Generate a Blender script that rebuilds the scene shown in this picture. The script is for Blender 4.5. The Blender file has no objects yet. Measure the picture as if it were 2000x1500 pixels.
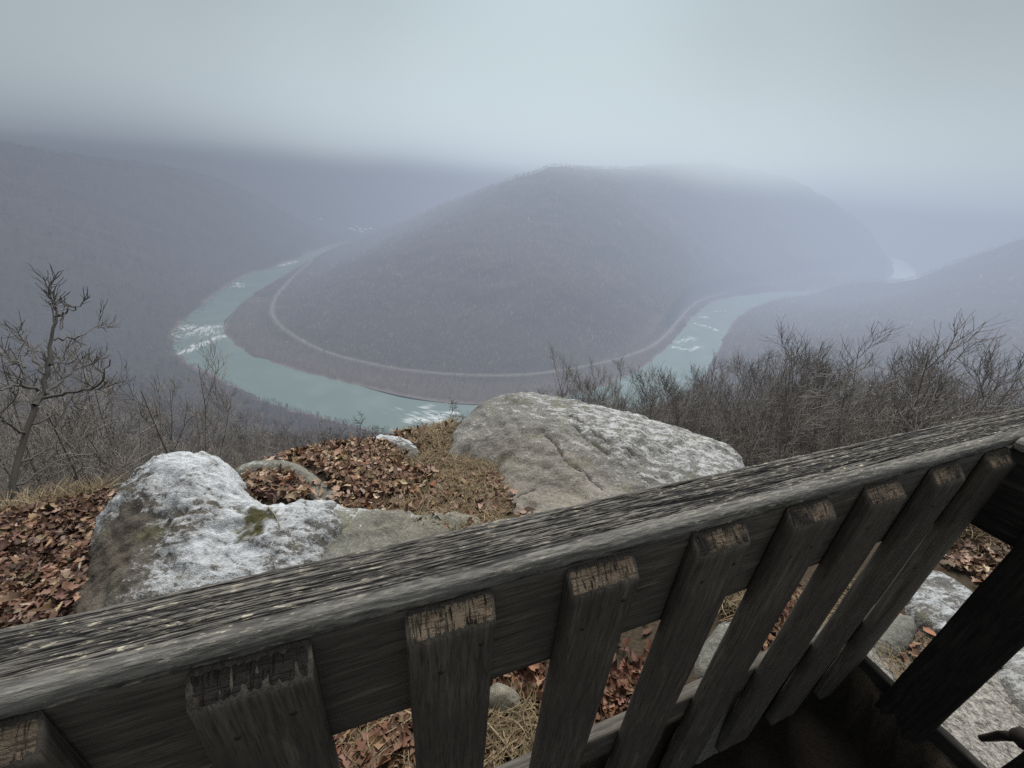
import bpy, math, random
import numpy as np
from mathutils import Matrix, Vector
rng = np.random.default_rng(7); random.seed(7)
S = bpy.context.scene; C = S.collection
PI = math.pi; R_ = math.radians
# ------------------------------------------------------------------ camera model (world origin = the lens, z up, y towards the gorge)
F, CX, CY = 781., 1000., 750.
_d = np.array([(870-CX)/F, -(2330-CY)/F, -1.]); _d /= np.linalg.norm(_d)
_up = -_d; _fw = np.array([0, 0, -1.]); _Y = _fw-_up*_fw.dot(_up); _Y /= np.linalg.norm(_Y); _X = np.cross(_Y, _up)
RM = np.array([_X, _Y, _up])
def ray(u, v):
    r = RM @ np.array([(u-CX)/F, -(v-CY)/F, -1.]); return r/np.linalg.norm(r)
def atz(u, v, z): r = ray(u, v); return r*(z/r[2])
def att(u, v, t): return ray(u, v)*t
cam = bpy.data.objects.new('camera', bpy.data.cameras.new('camera')); C.objects.link(cam)
cam.data.sensor_width = 36; cam.data.lens = 36*F/2000; cam.data.clip_end = 60000; cam.data.clip_start = 0.02
cam.matrix_world = Matrix([list(RM[i])+[0] for i in range(3)]+[[0, 0, 0, 1]])
S.camera = cam

# ------------------------------------------------------------------ numeric helpers
def sstep(a, b, x):
    t = np.clip((x-a)/(b-a), 0, 1); return t*t*(3-2*t)
_perm = np.random.default_rng(3).permutation(256); _perm = np.concatenate([_perm, _perm, _perm])
_gr = np.array([[math.cos(a), math.sin(a)] for a in np.linspace(0, 2*PI, 17)[:16]])
def pn(x, y):
    x = np.asarray(x, float); y = np.asarray(y, float)
    xi = np.floor(x).astype(int); yi = np.floor(y).astype(int); xf = x-xi; yf = y-yi
    xi &= 255; yi &= 255
    u = xf**3*(xf*(xf*6-15)+10); v = yf**3*(yf*(yf*6-15)+10)
    def g(ix, iy, dx, dy):
        h = _perm[_perm[ix & 255]+(iy & 255)] & 15; gg = _gr[h]; return gg[..., 0]*dx+gg[..., 1]*dy
    a = g(xi, yi, xf, yf); b = g(xi+1, yi, xf-1, yf); c = g(xi, yi+1, xf, yf-1); d = g(xi+1, yi+1, xf-1, yf-1)
    return (a+(b-a)*u)*(1-v)+(c+(d-c)*u)*v
def fbm(x, y, o=4, g=.5):
    s = 0; a = 1.
    for i in range(o):
        s = s+a*pn(x+17.3*i, y-9.1*i); x = x*2.03; y = y*2.03; a *= g
    return s
class TPS:
    def __init__(s, P, V, lam=0.):
        s.c = np.mean(P, 0); s.k = np.std(P)+1e-9; s.P = (np.asarray(P, float)-s.c)/s.k; n = len(P)
        A = np.zeros((n+3, n+3)); A[:n, :n] = s.U(s.P, s.P)+lam*np.eye(n); A[:n, n] = 1; A[:n, n+1:] = s.P; A[n:, :n] = A[:n, n:].T
        b = np.zeros((n+3,)+np.shape(V)[1:]); b[:n] = V; s.w = np.linalg.solve(A, b)
    def U(s, a, b):
        r2 = ((a[:, None, :]-b[None, :, :])**2).sum(-1); return .5*r2*np.log(r2+1e-12)
    def __call__(s, x, y):
        sh = np.shape(x); q = (np.stack([np.ravel(x), np.ravel(y)], -1)-s.c)/s.k; out = []
        for i in range(0, len(q), 20000):
            k = q[i:i+20000]; out.append(s.U(k, s.P) @ s.w[:-3]+s.w[-3]+k @ s.w[-2:])
        o = np.concatenate(out); return o.reshape(sh+o.shape[1:])
def seg_dist(x, y, poly, closed=False):
    poly = np.asarray(poly, float); n = len(poly); sh = np.shape(x); x = np.ravel(x); y = np.ravel(y); best = np.full(x.shape, 1e18)
    for i in range(n if closed else n-1):
        a = poly[i]; b = poly[(i+1) % n]; ab = b-a; L = ab @ ab+1e-12
        t = np.clip(((x-a[0])*ab[0]+(y-a[1])*ab[1])/L, 0, 1)
        best = np.minimum(best, (x-a[0]-t*ab[0])**2+(y-a[1]-t*ab[1])**2)
    return np.sqrt(best).reshape(sh)
def inside(x, y, poly):
    poly = np.asarray(poly, float); n = len(poly); x = np.asarray(x, float); y = np.asarray(y, float); r = np.zeros(np.shape(x), bool)
    for i in range(n):
        x1, y1 = poly[i]; x2, y2 = poly[(i+1) % n]
        c = ((y1 > y) != (y2 > y)) & (x < (x2-x1)*(y-y1)/((y2-y1) if y2 != y1 else 1e-12)+x1); r ^= c
    return r
def sdf(x, y, poly):          # positive inside
    d = seg_dist(x, y, poly, True); return np.where(inside(x, y, poly), d, -d)
def resample(pts, n):
    pts = np.asarray(pts, float); s = np.concatenate([[0], np.cumsum(np.linalg.norm(np.diff(pts, axis=0), axis=1))]); q = np.linspace(0, s[-1], n)
    return np.stack([np.interp(q, s, pts[:, k]) for k in range(pts.shape[1])], -1)
def smooth_line(pts, n, it=2):
    pts = np.asarray(pts, float)
    for _ in range(it):
        q = .75*pts[:-1]+.25*pts[1:]; r = .25*pts[:-1]+.75*pts[1:]
        mid = np.empty((2*len(q), pts.shape[1])); mid[0::2] = q; mid[1::2] = r; pts = np.vstack([pts[:1], mid, pts[-1:]])
    return resample(pts, n)

# ------------------------------------------------------------------ object helpers
def mesh(name, verts, faces, mats=(), smooth=True, attrs=None, mi=None):
    me = bpy.data.meshes.new(name); verts = np.asarray(verts, np.float32)
    me.vertices.add(len(verts)); me.vertices.foreach_set('co', verts.ravel())
    if isinstance(faces, np.ndarray):
        k = faces.shape[1]; loops = faces.ravel().astype(np.int32); starts = np.arange(0, len(loops), k, dtype=np.int32)
    else:
        loops = np.array([i for f in faces for i in f], np.int32); L = np.array([len(f) for f in faces], np.int32)
        starts = np.concatenate([[0], np.cumsum(L)[:-1]]).astype(np.int32)
    me.loops.add(len(loops)); me.loops.foreach_set('vertex_index', loops)
    me.polygons.add(len(starts)); me.polygons.foreach_set('loop_start', starts)
    me.update(calc_edges=True)
    me.polygons.foreach_set('use_smooth', np.full(len(starts), smooth))
    if mi is not None: me.polygons.foreach_set('material_index', np.asarray(mi, np.int32))
    for m in mats: me.materials.append(m)
    for k, a in (attrs or {}).items():
        a = np.asarray(a, np.float32)
        if a.ndim == 1:
            at = me.attributes.new(k, 'FLOAT', 'POINT'); at.data.foreach_set('value', a)
        else:
            at = me.attributes.new(k, 'FLOAT_COLOR', 'POINT'); at.data.foreach_set('color', np.concatenate([a, np.ones((len(a), 1), np.float32)], 1).ravel())
    me.validate(); return me
def obj(name, me, parent=None, link=True):
    o = bpy.data.objects.new(name, me)
    if link: C.objects.link(o)
    if parent: o.parent = parent
    return o
def tag(o, label=None, cat=None, group=None, kind=None):
    if label: o['label'] = label
    if cat: o['category'] = cat
    if group: o['group'] = group
    if kind: o['kind'] = kind
    return o
def empty(name, loc=(0, 0, 0), rz=0):
    o = bpy.data.objects.new(name, None); C.objects.link(o); o.location = loc; o.rotation_euler = (0, 0, rz); o.empty_display_size = .2; return o
def gridfaces(nr, nc, wrap=False):
    i = np.arange(nr-1)[:, None]; j = np.arange(nc if wrap else nc-1)[None, :]; j2 = (j+1) % nc
    return np.stack([i*nc+j, i*nc+j2, (i+1)*nc+j2, (i+1)*nc+j], -1).reshape(-1, 4)

# ------------------------------------------------------------------ material helpers
class NB:
    def __init__(s, name, vol=False):
        s.m = bpy.data.materials.new(name); s.m.use_nodes = True; s.t = s.m.node_tree; s.t.nodes.clear()
        s.out = s.t.nodes.new('ShaderNodeOutputMaterial')
    def n(s, typ, **kw):
        nd = s.t.nodes.new('ShaderNode'+typ)
        for k, v in kw.items():
            k = k.replace('_', ' ') if k[0].isupper() else k
            if k in nd.inputs: s.set(nd.inputs[k], v)
            else: setattr(nd, k, v)
        return nd
    def set(s, sock, v):
        if isinstance(v, bpy.types.NodeSocket): s.t.links.new(v, sock)
        elif isinstance(v, bpy.types.Node): s.t.links.new(v.outputs[0], sock)
        else:
            if sock.type == 'RGBA' and len(v) == 3: v = (*v, 1)
            sock.default_value = v
    def attr(s, name, out='Fac'): return s.n('Attribute', attribute_name=name).outputs[out]
    def noise(s, scale, detail=5, rough=.55, vec=None, dist=0., out=0):
        nd = s.n('TexNoise', Scale=scale, Detail=detail, Roughness=rough, Distortion=dist)
        if vec is not None: s.set(nd.inputs['Vector'], vec)
        return nd.outputs[out]
    def ramp(s, fac, stops, interp='LINEAR'):
        nd = s.n('ValToRGB'); s.set(nd.inputs['Fac'], fac); cr = nd.color_ramp; cr.interpolation = interp
        while len(cr.elements) < len(stops): cr.elements.new(.5)
        for e, (p, c) in zip(cr.elements, stops):
            e.position = p; e.color = (*c, 1) if not np.isscalar(c) else (c, c, c, 1)
        return nd.outputs['Color']
    def mix(s, fac, a, b, mode='MIX'):
        nd = s.n('Mix', data_type='RGBA', blend_type=mode); s.set(nd.inputs[0], fac); s.set(nd.inputs[6], a); s.set(nd.inputs[7], b); return nd.outputs[2]
    def math(s, op, a, b=0., c=0.):
        nd = s.n('Math', operation=op); s.set(nd.inputs[0], a); s.set(nd.inputs[1], b); s.set(nd.inputs[2], c); return nd.outputs[0]
    def co(s, kind='Object', scale=(1, 1, 1), rot=(0, 0, 0)):
        tc = s.n('TexCoord'); mp = s.n('Mapping'); s.t.links.new(tc.outputs[kind], mp.inputs['Vector']); mp.inputs['Scale'].default_value = scale; mp.inputs['Rotation'].default_value = rot
        return mp.outputs[0]
    def bump(s, h, strength=.5, dist=.01, nrm=None):
        nd = s.n('Bump', Strength=strength, Distance=dist, Height=h)
        if nrm is not None: s.set(nd.inputs['Normal'], nrm)
        return nd.outputs[0]
    def surf(s, col, rough=.85, nrm=None, spec=.3, **kw):
        b = s.n('BsdfPrincipled'); s.set(b.inputs['Base Color'], col); s.set(b.inputs['Roughness'], rough); s.set(b.inputs['Specular IOR Level'], spec)
        if nrm is not None: s.set(b.inputs['Normal'], nrm)
        for k, v in kw.items(): s.set(b.inputs[k.replace('_', ' ')], v)
        s.t.links.new(b.outputs[0], s.out.inputs['Surface']); return s.m

# ================================================================== WORLD, SUN, HAZE
SUN_EL, SUN_AZ = R_(60), R_(10)          # azimuth from +y towards +x
W = bpy.data.worlds.new('World'); S.world = W; W.use_nodes = True; wt = W.node_tree; wt.nodes.clear()
def wn(t, **k):
    n = wt.nodes.new('ShaderNode'+t)
    for a, b in k.items(): setattr(n, a, b)
    return n
sky = wn('TexSky', sky_type='NISHITA', sun_disc=False, sun_elevation=SUN_EL, sun_rotation=SUN_AZ)
bg1 = wn('Background'); bg1.inputs[1].default_value = .05; wt.links.new(sky.outputs[0], bg1.inputs[0])
tc = wn('TexCoord')
def vdot(vec):
    n = wn('VectorMath', operation='DOT_PRODUCT'); wt.links.new(tc.outputs['Generated'], n.inputs[0]); n.inputs[1].default_value = vec; return n.outputs['Value']
def wramp(f, stops):
    n = wn('ValToRGB'); wt.links.new(f, n.inputs[0]); cr = n.color_ramp; cr.interpolation = 'EASE'
    while len(cr.elements) < len(stops): cr.elements.new(.5)
    for e, (p, c) in zip(cr.elements, stops): e.position = p; e.color = (*c, 1)
    return n.outputs[0]
g0 = vdot(tuple(Vector((0.02, 1.0, .13)).normalized()))
# overcast: brightest low above the gorge, dimmer to the sides and overhead, sky darkened behind, standing in for unseen woods
over0 = wramp(g0, [(0., (.11, .115, .12)), (.35, (.19, .205, .22)), (.62, (.15, .175, .185)), (.80, (.20, .24, .255)), (.92, (.36, .445, .475)), (1., (.52, .625, .67))])
zen = wramp(vdot((0, 0, 1)), [(0., (1, 1, 1)), (.47, (1, 1, 1)), (.72, (2.3, 2.2, 2.1)), (1., (3.0, 2.85, 2.7))])   # overcast zenith, out of view, boosted to light the scene
zm = wn('Mix', data_type='RGBA', blend_type='MULTIPLY'); zm.inputs[0].default_value = 1; wt.links.new(over0, zm.inputs[6]); wt.links.new(zen, zm.inputs[7]); over = zm.outputs[2]
cl = wn('TexNoise'); cl.inputs['Scale'].default_value = 1.6; cl.inputs['Detail'].default_value = 2.5; cl.inputs['Roughness'].default_value = .45
mp = wn('Mapping'); mp.inputs['Scale'].default_value = (1, 1, 3.2); mp.inputs['Location'].default_value = (.3, .1, .55)
wt.links.new(tc.outputs['Generated'], mp.inputs[0]); wt.links.new(mp.outputs[0], cl.inputs['Vector'])
clr = wramp(cl.outputs[0], [(.25, (.88, .89, .90)), (.75, (1.10, 1.10, 1.09))])
mul = wn('Mix', data_type='RGBA', blend_type='MULTIPLY'); mul.inputs[0].default_value = 1; wt.links.new(over, mul.inputs[6]); wt.links.new(clr, mul.inputs[7])
bg2 = wn('Background'); bg2.inputs[1].default_value = 1.3; wt.links.new(mul.outputs[2], bg2.inputs[0])
add = wn('AddShader'); wt.links.new(bg1.outputs[0], add.inputs[0]); wt.links.new(bg2.outputs[0], add.inputs[1])
wmix = wn('MixShader'); wmix.inputs[0].default_value = .93; wt.links.new(bg1.outputs[0], wmix.inputs[1]); wt.links.new(bg2.outputs[0], wmix.inputs[2])
wo = wn('OutputWorld'); wt.links.new(wmix.outputs[0], wo.inputs[0])
sun = bpy.data.objects.new('sun', bpy.data.lights.new('sun', 'SUN')); C.objects.link(sun)
sun.data.energy = 5.0; sun.data.angle = R_(28); sun.data.color = (1, .965, .92)
sd = Vector((math.sin(SUN_AZ)*math.cos(SUN_EL), math.cos(SUN_AZ)*math.cos(SUN_EL), math.sin(SUN_EL)))
sun.rotation_euler = sd.to_track_quat('Z', 'Y').to_euler()

def fog(name, z0, z1, label):
    """absorbing, glowing air: thin blue grey haze in the gorge thickening upwards into pale cloud; brightest over the middle of the gorge"""
    b = NB(name)
    ge = b.n('NewGeometry'); dv = b.n('VectorMath', operation='DISTANCE'); b.set(dv.inputs[0], ge.outputs['Position']); dv.inputs[1].default_value = (850, 1750, 20)
    dc = b.n('VectorMath', operation='DISTANCE'); b.set(dc.inputs[0], ge.outputs['Position']); dc.inputs[1].default_value = (250, 2000, 60)
    sx = b.n('SeparateXYZ'); b.set(sx.inputs[0], ge.outputs['Position'])
    def mr(v, *q):
        m = b.n('MapRange', interpolation_type='SMOOTHSTEP'); b.set(m.inputs[0], v)
        for i, k in enumerate(q): m.inputs[i+1].default_value = k
        return m.outputs[0]
    dim = mr(dv.outputs['Value'], 700., 2700., 1., .25); dimc = mr(dc.outputs['Value'], 400., 2700., 1., .42); pz_ = b.n('VectorMath', operation='SCALE'); b.set(pz_.inputs[0], ge.outputs['Position']); pz_.inputs['Scale'].default_value = .0017; zz = b.math('ADD', sx.outputs['Z'], b.math('MULTIPLY', b.math('SUBTRACT', b.noise(1., 1., .5, pz_.outputs[0]), .5), 120.)); hz = mr(zz, -10., 200., 0., 1.); dens = mr(zz, 25., 205., .00046, .00115)
    c = b.mix(hz, b.mix(1., (.535, .62, .77), dim, 'MULTIPLY'), b.mix(1., (.76, .87, .90), dimc, 'MULTIPLY'))
    ab = b.n('VolumeAbsorption', Color=(0, 0, 0), Density=dens); em = b.n('Emission', Color=c, Strength=dens)
    ad = b.n('AddShader'); b.t.links.new(ab.outputs[0], ad.inputs[0]); b.t.links.new(em.outputs[0], ad.inputs[1]); b.t.links.new(ad.outputs[0], b.out.inputs['Volume'])
    X0, X1, y0, y1 = -9000, 10000, -2500, 9000
    v = [(x, y, z) for z in (z0, z1) for x, y in ((X0, y0), (X1, y0), (X1, y1), (X0, y1))]
    f = [(3, 2, 1, 0), (4, 5, 6, 7), (0, 1, 5, 4), (1, 2, 6, 5), (2, 3, 7, 6), (3, 0, 4, 7)]
    return tag(obj(name, mesh(name, v, f, [b.m], smooth=False)), label, kind='stuff')
fog('haze', -430, 330, 'blue grey haze in the river gorge thickening into low cloud over the ridges')
S.cycles.volume_step_rate = .5; S.cycles.volume_max_steps = 128

# ================================================================== GORGE: river, hills
ZR = -400.
inner = [(-700, 3300), (-940, 2850), (-1059, 2476), (-1059, 2189), (-1020, 1824), (-963, 1576), (-917, 1295), (-828, 1076), (-784, 991), (-705, 912), (-623, 849), (-533, 813), (-464, 782), (-376, 757), (-285, 732), (-203, 710), (-134, 700), (0, 712), (110, 757), (230, 850), (330, 960), (421, 1084), (531, 1266), (699, 1568), (820, 1753), (1033, 1961), (1230, 2091), (1465, 2231), (1790, 2358), (2250, 2620), (2967, 3357), (3945, 4563), (5966, 7297), (8028, 9861)]
outer = [(-800, 3400), (-1070, 2900), (-1193, 2440), (-1135, 2120), (-1100, 1800), (-1121, 1614), (-1032, 1350), (-971, 1157), (-912, 1006), (-852, 914), (-790, 835), (-690, 770), (-590, 722), (-490, 665), (-400, 628), (-300, 598), (-200, 575), (0, 585), (140, 640), (290, 740), (430, 870), (540, 1030), (660, 1240), (848, 1561), (986, 1721), (1178, 1930), (1464, 2138), (1760, 2262), (2450, 2560), (3532, 3786), (4360, 4996), (7634, 9268), (10500, 11500)]
inner = smooth_line(inner, 2600); outer = smooth_line(outer, 2600)
i2 = inner[::17]; o2 = outer[::17]
RIV = np.vstack([i2, o2[::-1]])
rail = smooth_line([(-1010, 1960), (-930, 1660), (-853, 1413), (-799, 1266), (-742, 1152), (-674, 1056), (-591, 978), (-506, 911), (-424, 866), (-354, 841), (-270, 820), (-193, 813), (-118, 814), (-1, 832), (96, 872), (219, 948), (353, 1058), (445, 1174), (587, 1431), (698, 1635), (821, 1815), (1025, 2010), (1283, 2214), (1662, 2440), (2200, 2750)], 260)
ctl = [  # peninsula crest, nose and flanks (x, y, z)
 (120, 2200, 92), (296, 2280, 84), (520, 2350, 74), (800, 2430, 78), (1250, 2680, 88), (1735, 2923, 90), (2000, 3000, 45), (2400, 3070, -91), (2750, 3220, -300),
 (-60, 2240, 25), (-190, 2250, -30), (-446, 2400, -125), (-640, 2350, -225), (-860, 2480, -300), (-950, 2200, -370), (0, 1500, -150), (-300, 1500, -190), (300, 1700, -95), (120, 1900, 15), (-100, 1800, -70), (-500, 1700, -250), (-700, 1600, -330), (0, 1150, -290), (-300, 1150, -310), (-550, 1200, -345), (200, 1200, -280), (500, 1600, -230), (700, 1900, -180), (1000, 2250, -170), (1400, 2500, -150), (600, 2100, -60), (1700, 2650, -160),
 (-200, 930, -372), (0, 930, -370), (200, 1040, -368), (-420, 980, -372), (-640, 1170, -378), (-740, 1400, -380), (-830, 1700, -382),
 (600, 2900, 120), (0, 3000, 20), (-500, 3100, -170), (-250, 2700, -70), (1500, 3600, 150), (2400, 3700, -120), (2800, 4200, -100), (1500, 5000, 150), (3300, 5500, -60), (0, 4500, 200),
 # left hillside
 (-1915, 1607, -16), (-1806, 1870, -62), (-1602, 2173, -85), (-1400, 2425, -235), (-1250, 2560, -370), (-1350, 1900, -240), (-1450, 1500, -200), (-1300, 1200, -235), (-1200, 900, -250), (-1700, 1100, -60), (-2300, 1400, -60), (-2600, 2200, -120), (-2000, 2700, -140), (-1900, 600, -15), (-1350, 500, -130), (-1050, 600, -290), (-2600, 500, -10),
 # viewer side slope
 (0, 500, -365), (-200, 480, -355), (-400, 520, -352), (-600, 600, -365), (-760, 700, -375), (200, 560, -355), (380, 680, -350), (520, 830, -355), (0, 300, -225), (-300, 320, -235), (-550, 400, -260), (300, 350, -220), (0, 150, -115), (-150, 150, -120), (-300, 150, -125), (-600, 200, -160), (150, 150, -112), (350, 200, -130), (0, 70, -56), (-60, 60, -54), (60, 60, -52), (120, 30, -42), (-120, 30, -50), (-900, 200, -110), (600, 350, -190), (0, -300, 5), (-500, -300, 5), (500, -300, 5), (-300, -50, -20), (300, -50, -20),
 # right spur
 (700, 900, -335), (900, 1200, -350), (1200, 1600, -360), (1000, 900, -300), (1400, 1400, -300), (1300, 1000, -250), (1950, 1720, -52), (1900, 1919, -190), (1900, 2080, -335), (1700, 1900, -320), (1636, 2030, -306), (1837, 2113, -314), (1500, 700, -150), (900, 500, -190), (2500, 1500, 40), (2600, 2100, -140), (2400, 2400, -340), (2200, 900, 0), (3500, 2500, 20), (3300, 3000, -150), (5000, 3900, 120),
 # far ridges
 (-1311, 3245, -388), (-1500, 3300, -370), (-1100, 3350, -384), (-2300, 4000, 70), (-1600, 4400, 100), (-800, 4500, 150), (-1900, 3500, -150), (-1300, 3800, -170), (-900, 3700, -250), (-200, 5200, 190), (-3500, 3600, 60), (4700, 4200, 60), (6500, 6500, 150), (8500, 8500, 160), (5000, 8000, 160), (3900, 6500, 120), (9000, 5000, 150), (0, 8000, 200), (-5000, 7000, 150), (0, 12000, 200), (9500, 12000, 200), (-9000, 3000, 150), (10500, 1500, 150), (-9000, 11000, 200), (-8000, -2000, 50), (8000, -2000, 50)]
ctl += [(x, y, ZR+3) for x, y in inner[::130]]+[(x, y, ZR+3) for x, y in outer[::130]]
ctl = np.array(ctl, float); tps = TPS(ctl[:, :2], ctl[:, 2], lam=1e-4)

# ledge outline on the cliff top (plan), camera at 0,0
EDGE = [(-9, -3), (-5.5, 0.2), (-3.6, 1.25), (-2.72, 1.6), (-2.31, 1.78), (-2.1, 1.95), (-1.77, 2.12), (-1.5, 2.27), (-1.28, 2.40), (-1.02, 2.50), (-.84, 2.66), (-.61, 2.80), (-.42, 2.98), (-.2, 3.2), (.1, 3.3), (.74, 3.2), (1.41, 3.0), (1.85, 2.75), (2.3, 2.5), (2.9, 2.35), (3.8, 1.9), (5.5, .8), (9, -2), (9, -9), (-9, -9)]
RIVPEN = np.append(inner[::17], [[2500, 9000], [-700, 9000]], 0)
def ledge_out(x, y): return -sdf(x, y, EDGE)
def far_z(x, y):
    z = tps(x, y); d = -sdf(x, y, RIV)+9*fbm(x/48., y/48., 3)-2; up = np.clip(z-ZR, 0, None)
    g = sstep(10, 160, up)
    z = z+g*(22*fbm(x/420., y/420., 3)+13*(1-2*np.abs(pn(x/130.+.3, y/130.)))*sstep(200, 700, np.hypot(x, y)))+3.0*fbm(x/34., y/34., 2)*sstep(20, 120, np.hypot(x, y))
    z = np.maximum(z, ZR+2+np.minimum(np.clip(d, 0, None)*.10, 8))
    bank = ZR+np.clip(d, -8, 60)*.28+1.2*fbm(x/22., y/22., 2)
    z = np.where(d < 40, bank+(z-bank)*sstep(0, 40, d), z)
    z = np.where(d < 0, np.minimum(z, ZR-.4), z)
    rd = seg_dist(x, y, rail[::5]); w = 1-sstep(9, 26, rd)
    return z+(ZR+11-z)*w
def near_z(x, y):
    e = np.clip(ledge_out(x, y), 0, None)
    return -1.9-.95*sstep(.15, .5, -ledge_out(x, y))-3.6*sstep(0, 1.4, e)-.78*e+.5*fbm(x/3.1, y/3.1, 3)*sstep(.5, 3, e)
def ground_z(x, y):
    x = np.asarray(x, float); y = np.asarray(y, float); r = np.hypot(x, y); w = sstep(14, 70, r)
    zn = near_z(x, y); zf = far_z(x, y); return zn+(zf-zn)*w

rr = np.concatenate([np.geomspace(.6, 500, 170)[:-1], np.arange(500, 2600, 6.5), np.geomspace(2600, 14000, 80)])
aa = np.concatenate([np.radians(np.arange(-66, 66.01, .3)), np.radians(np.arange(69, 294, 4.5))])
A, Rg = np.meshgrid(aa, rr); gx = Rg*np.sin(A); gy = Rg*np.cos(A); gz = ground_z(gx, gy)
# hills material: leaf-littered woodland floor, brown shore near the water
b = NB('woodland_floor'); co = b.co('Object')
n1 = b.noise(.02, 6, .6, co); n2 = b.noise(.35, 5, .65, co)
c = b.mix(n1, (.040, .033, .028), (.085, .068, .055)); c = b.mix(b.math('MULTIPLY', n2, .5), c, (.10, .085, .07))
c = b.mix(b.attr('shore'), c, b.mix(n2, (.27, .215, .175), (.15, .125, .105)))
m_hill = b.surf(c, 1., b.bump(n2, .6, .6), spec=.05)
dR = -sdf(gx, gy, RIV)
shore = ((1-sstep(3, 12, dR+9*fbm(gx/48, gy/48, 3)))*(dR > -18)*sstep(-.35, .25, fbm(gx/150+4, gy/150, 2)+.55*(gy > 690)*(np.hypot(gx, gy) < 1000))).ravel()
shore = np.maximum(shore, ((1-sstep(5, 11, seg_dist(gx, gy, rail[::3])+5*fbm(gx/30, gy/30, 2)))*.6).ravel()); shore = np.maximum(shore, .3*((1-sstep(60, 110, dR))*inside(gx, gy, RIVPEN)*(gy < 1300)).ravel())
hills = obj('hills', mesh('hills', np.stack([gx, gy, gz], -1).reshape(-1, 3), gridfaces(len(rr), len(aa), True), [m_hill], attrs={'shore': shore}))
tag(hills, 'steep wooded gorge slopes around the river bend', kind='structure')

# river ribbon
nr, nc = 2600, 56
t = np.linspace(-.16, 1.16, nc)[None, :, None]; rv = inner[:, None, :]*(1-t)+outer[:, None, :]*t
rx, ry = rv[..., 0], rv[..., 1]
def pz(l): return [tuple(atz(u, v, ZR)[:2]) for u, v in l]
rap_sheen = [(pz([(355, 640), (385, 643), (428, 638)]), 16, 1.3), (pz([(350, 690), (375, 680), (405, 668), (432, 657)]), 10, 1.25), (pz([(462, 553), (472, 560)]), 14, .9), (pz([(455, 560), (465, 555)]), 12, .8), (pz([(545, 519), (575, 511)]), 22, .9), (pz([(600, 500), (635, 490)]), 26, .45),
       (pz([(1318, 678), (1345, 684), (1365, 677)]), 7, 1.3), (pz([(1358, 632), (1380, 637), (1400, 645)]), 7, 1.1), (pz([(1366, 619), (1380, 619)]), 7, .8), (pz([(1380, 609), (1420, 607)]), 8, .5), (pz([(1430, 578), (1500, 572)]), 18, .4), (pz([(800, 823), (835, 819), (870, 811), (890, 806)]), 7, 1.25), ([(2900, 3200), (3300, 3800), (3945, 4563)], 160, 1.6), (pz([(340, 655), (380, 650), (420, 648)]), 30, .72), (pz([(1325, 670), (1350, 660)]), 20, .7), (pz([(820, 815), (870, 818)]), 22, .8), (pz([(830, 796), (838, 792)]), 6, .9), (pz([(755, 806), (775, 801)]), 5, .7)]  # rapids; the widest band paints the far reach's sky reflection as foam
foam_sheen = np.zeros(rx.shape)
nz = fbm(rx/11., ry/11., 3, .7)+.6*rng.normal(0, .35, rx.shape)
for line, wd, am in rap_sheen:
    d = seg_dist(rx+10*fbm(rx/28., ry/28., 2), ry+10*fbm(rx/28.+7, ry/28., 2), line)/1.35; foam_sheen = np.maximum(foam_sheen, np.exp(-(d/wd)**2)*am)
foam_sheen = np.clip((foam_sheen*(.55+1.15*nz)-.33)*1.9, 0, 1)*.85
stre = sstep(.1, .8, fbm(rx/60., ry/60., 3)+.2)
b = NB('river_water'); co = b.co('Object')
nb_ = b.noise(.10, 4, .6, co); c = b.mix(b.noise(.012, 4, .6, co), (.12, .175, .145), (.16, .225, .19)); c = b.mix(b.math('MULTIPLY', b.attr('streak'), .45), c, (.21, .255, .235)); c = b.mix(b.attr('foam_sheen'), c, (.85, .87, .87))
m_riv = b.surf(c, b.math('ADD', .22, b.math('MULTIPLY', b.attr('foam_sheen'), .6)), b.bump(nb_, .22, .5), spec=.5)
river = obj('river', mesh('river', np.stack([rx, ry, np.full(rx.shape, ZR)+foam_sheen*.5], -1).reshape(-1, 3), gridfaces(nr, nc), [m_riv], attrs={'foam_sheen': foam_sheen.ravel(), 'streak': stre.ravel()}))
tag(river, 'green river with white rapids looping round the wooded point', kind='structure')

# boulders standing in the shallows and rapids
gR = np.random.default_rng(9); VR = []; FR = []; off = 0
def lump(x, y, z, r):
    global off
    th, ph = np.meshgrid(np.linspace(0, 2*PI, 8)[:-1], np.linspace(.05, PI/2+.3, 5)); rr_ = r*(1+gR.normal(0, .16, th.shape)); sx_ = gR.uniform(.8, 1.9)
    VR.append(np.stack([x+rr_*np.sin(ph)*np.cos(th)*sx_, y+rr_*np.sin(ph)*np.sin(th), z+.55*rr_*np.cos(ph)], -1).reshape(-1, 3)); FR.append(gridfaces(5, 7, True)+off); off += 35
oi_ = outer[(outer[:, 1] > 800) & (outer[:, 0] < -700) & (outer[:, 1] < 2200)]
for _ in range(330):
    q = oi_[gR.integers(len(oi_))]; lump(q[0]+abs(gR.normal(0, 13))-6, q[1]+gR.normal(0, 6), ZR-.2, gR.uniform(1., 3.6))
for line, wd, am in rap_sheen[:8]+rap_sheen[11:12]:
    ln = resample(line, 40)
    for _ in range(26):
        q = ln[gR.integers(40)]; lump(q[0]+gR.normal(0, 9), q[1]+gR.normal(0, 9), ZR-.2, gR.uniform(.8, 2.4))
b = NB('wet_stone'); m_wet = b.surf(b.mix(b.noise(.5, 4, .6, b.co('Object')), (.05, .048, .045), (.20, .19, .175)), .6)
tag(obj('river_stones', mesh('river_stones', np.concatenate(VR), np.concatenate(FR), [m_wet])), 'dark stones scattered through the rapids and along the far bank', kind='stuff')

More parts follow.
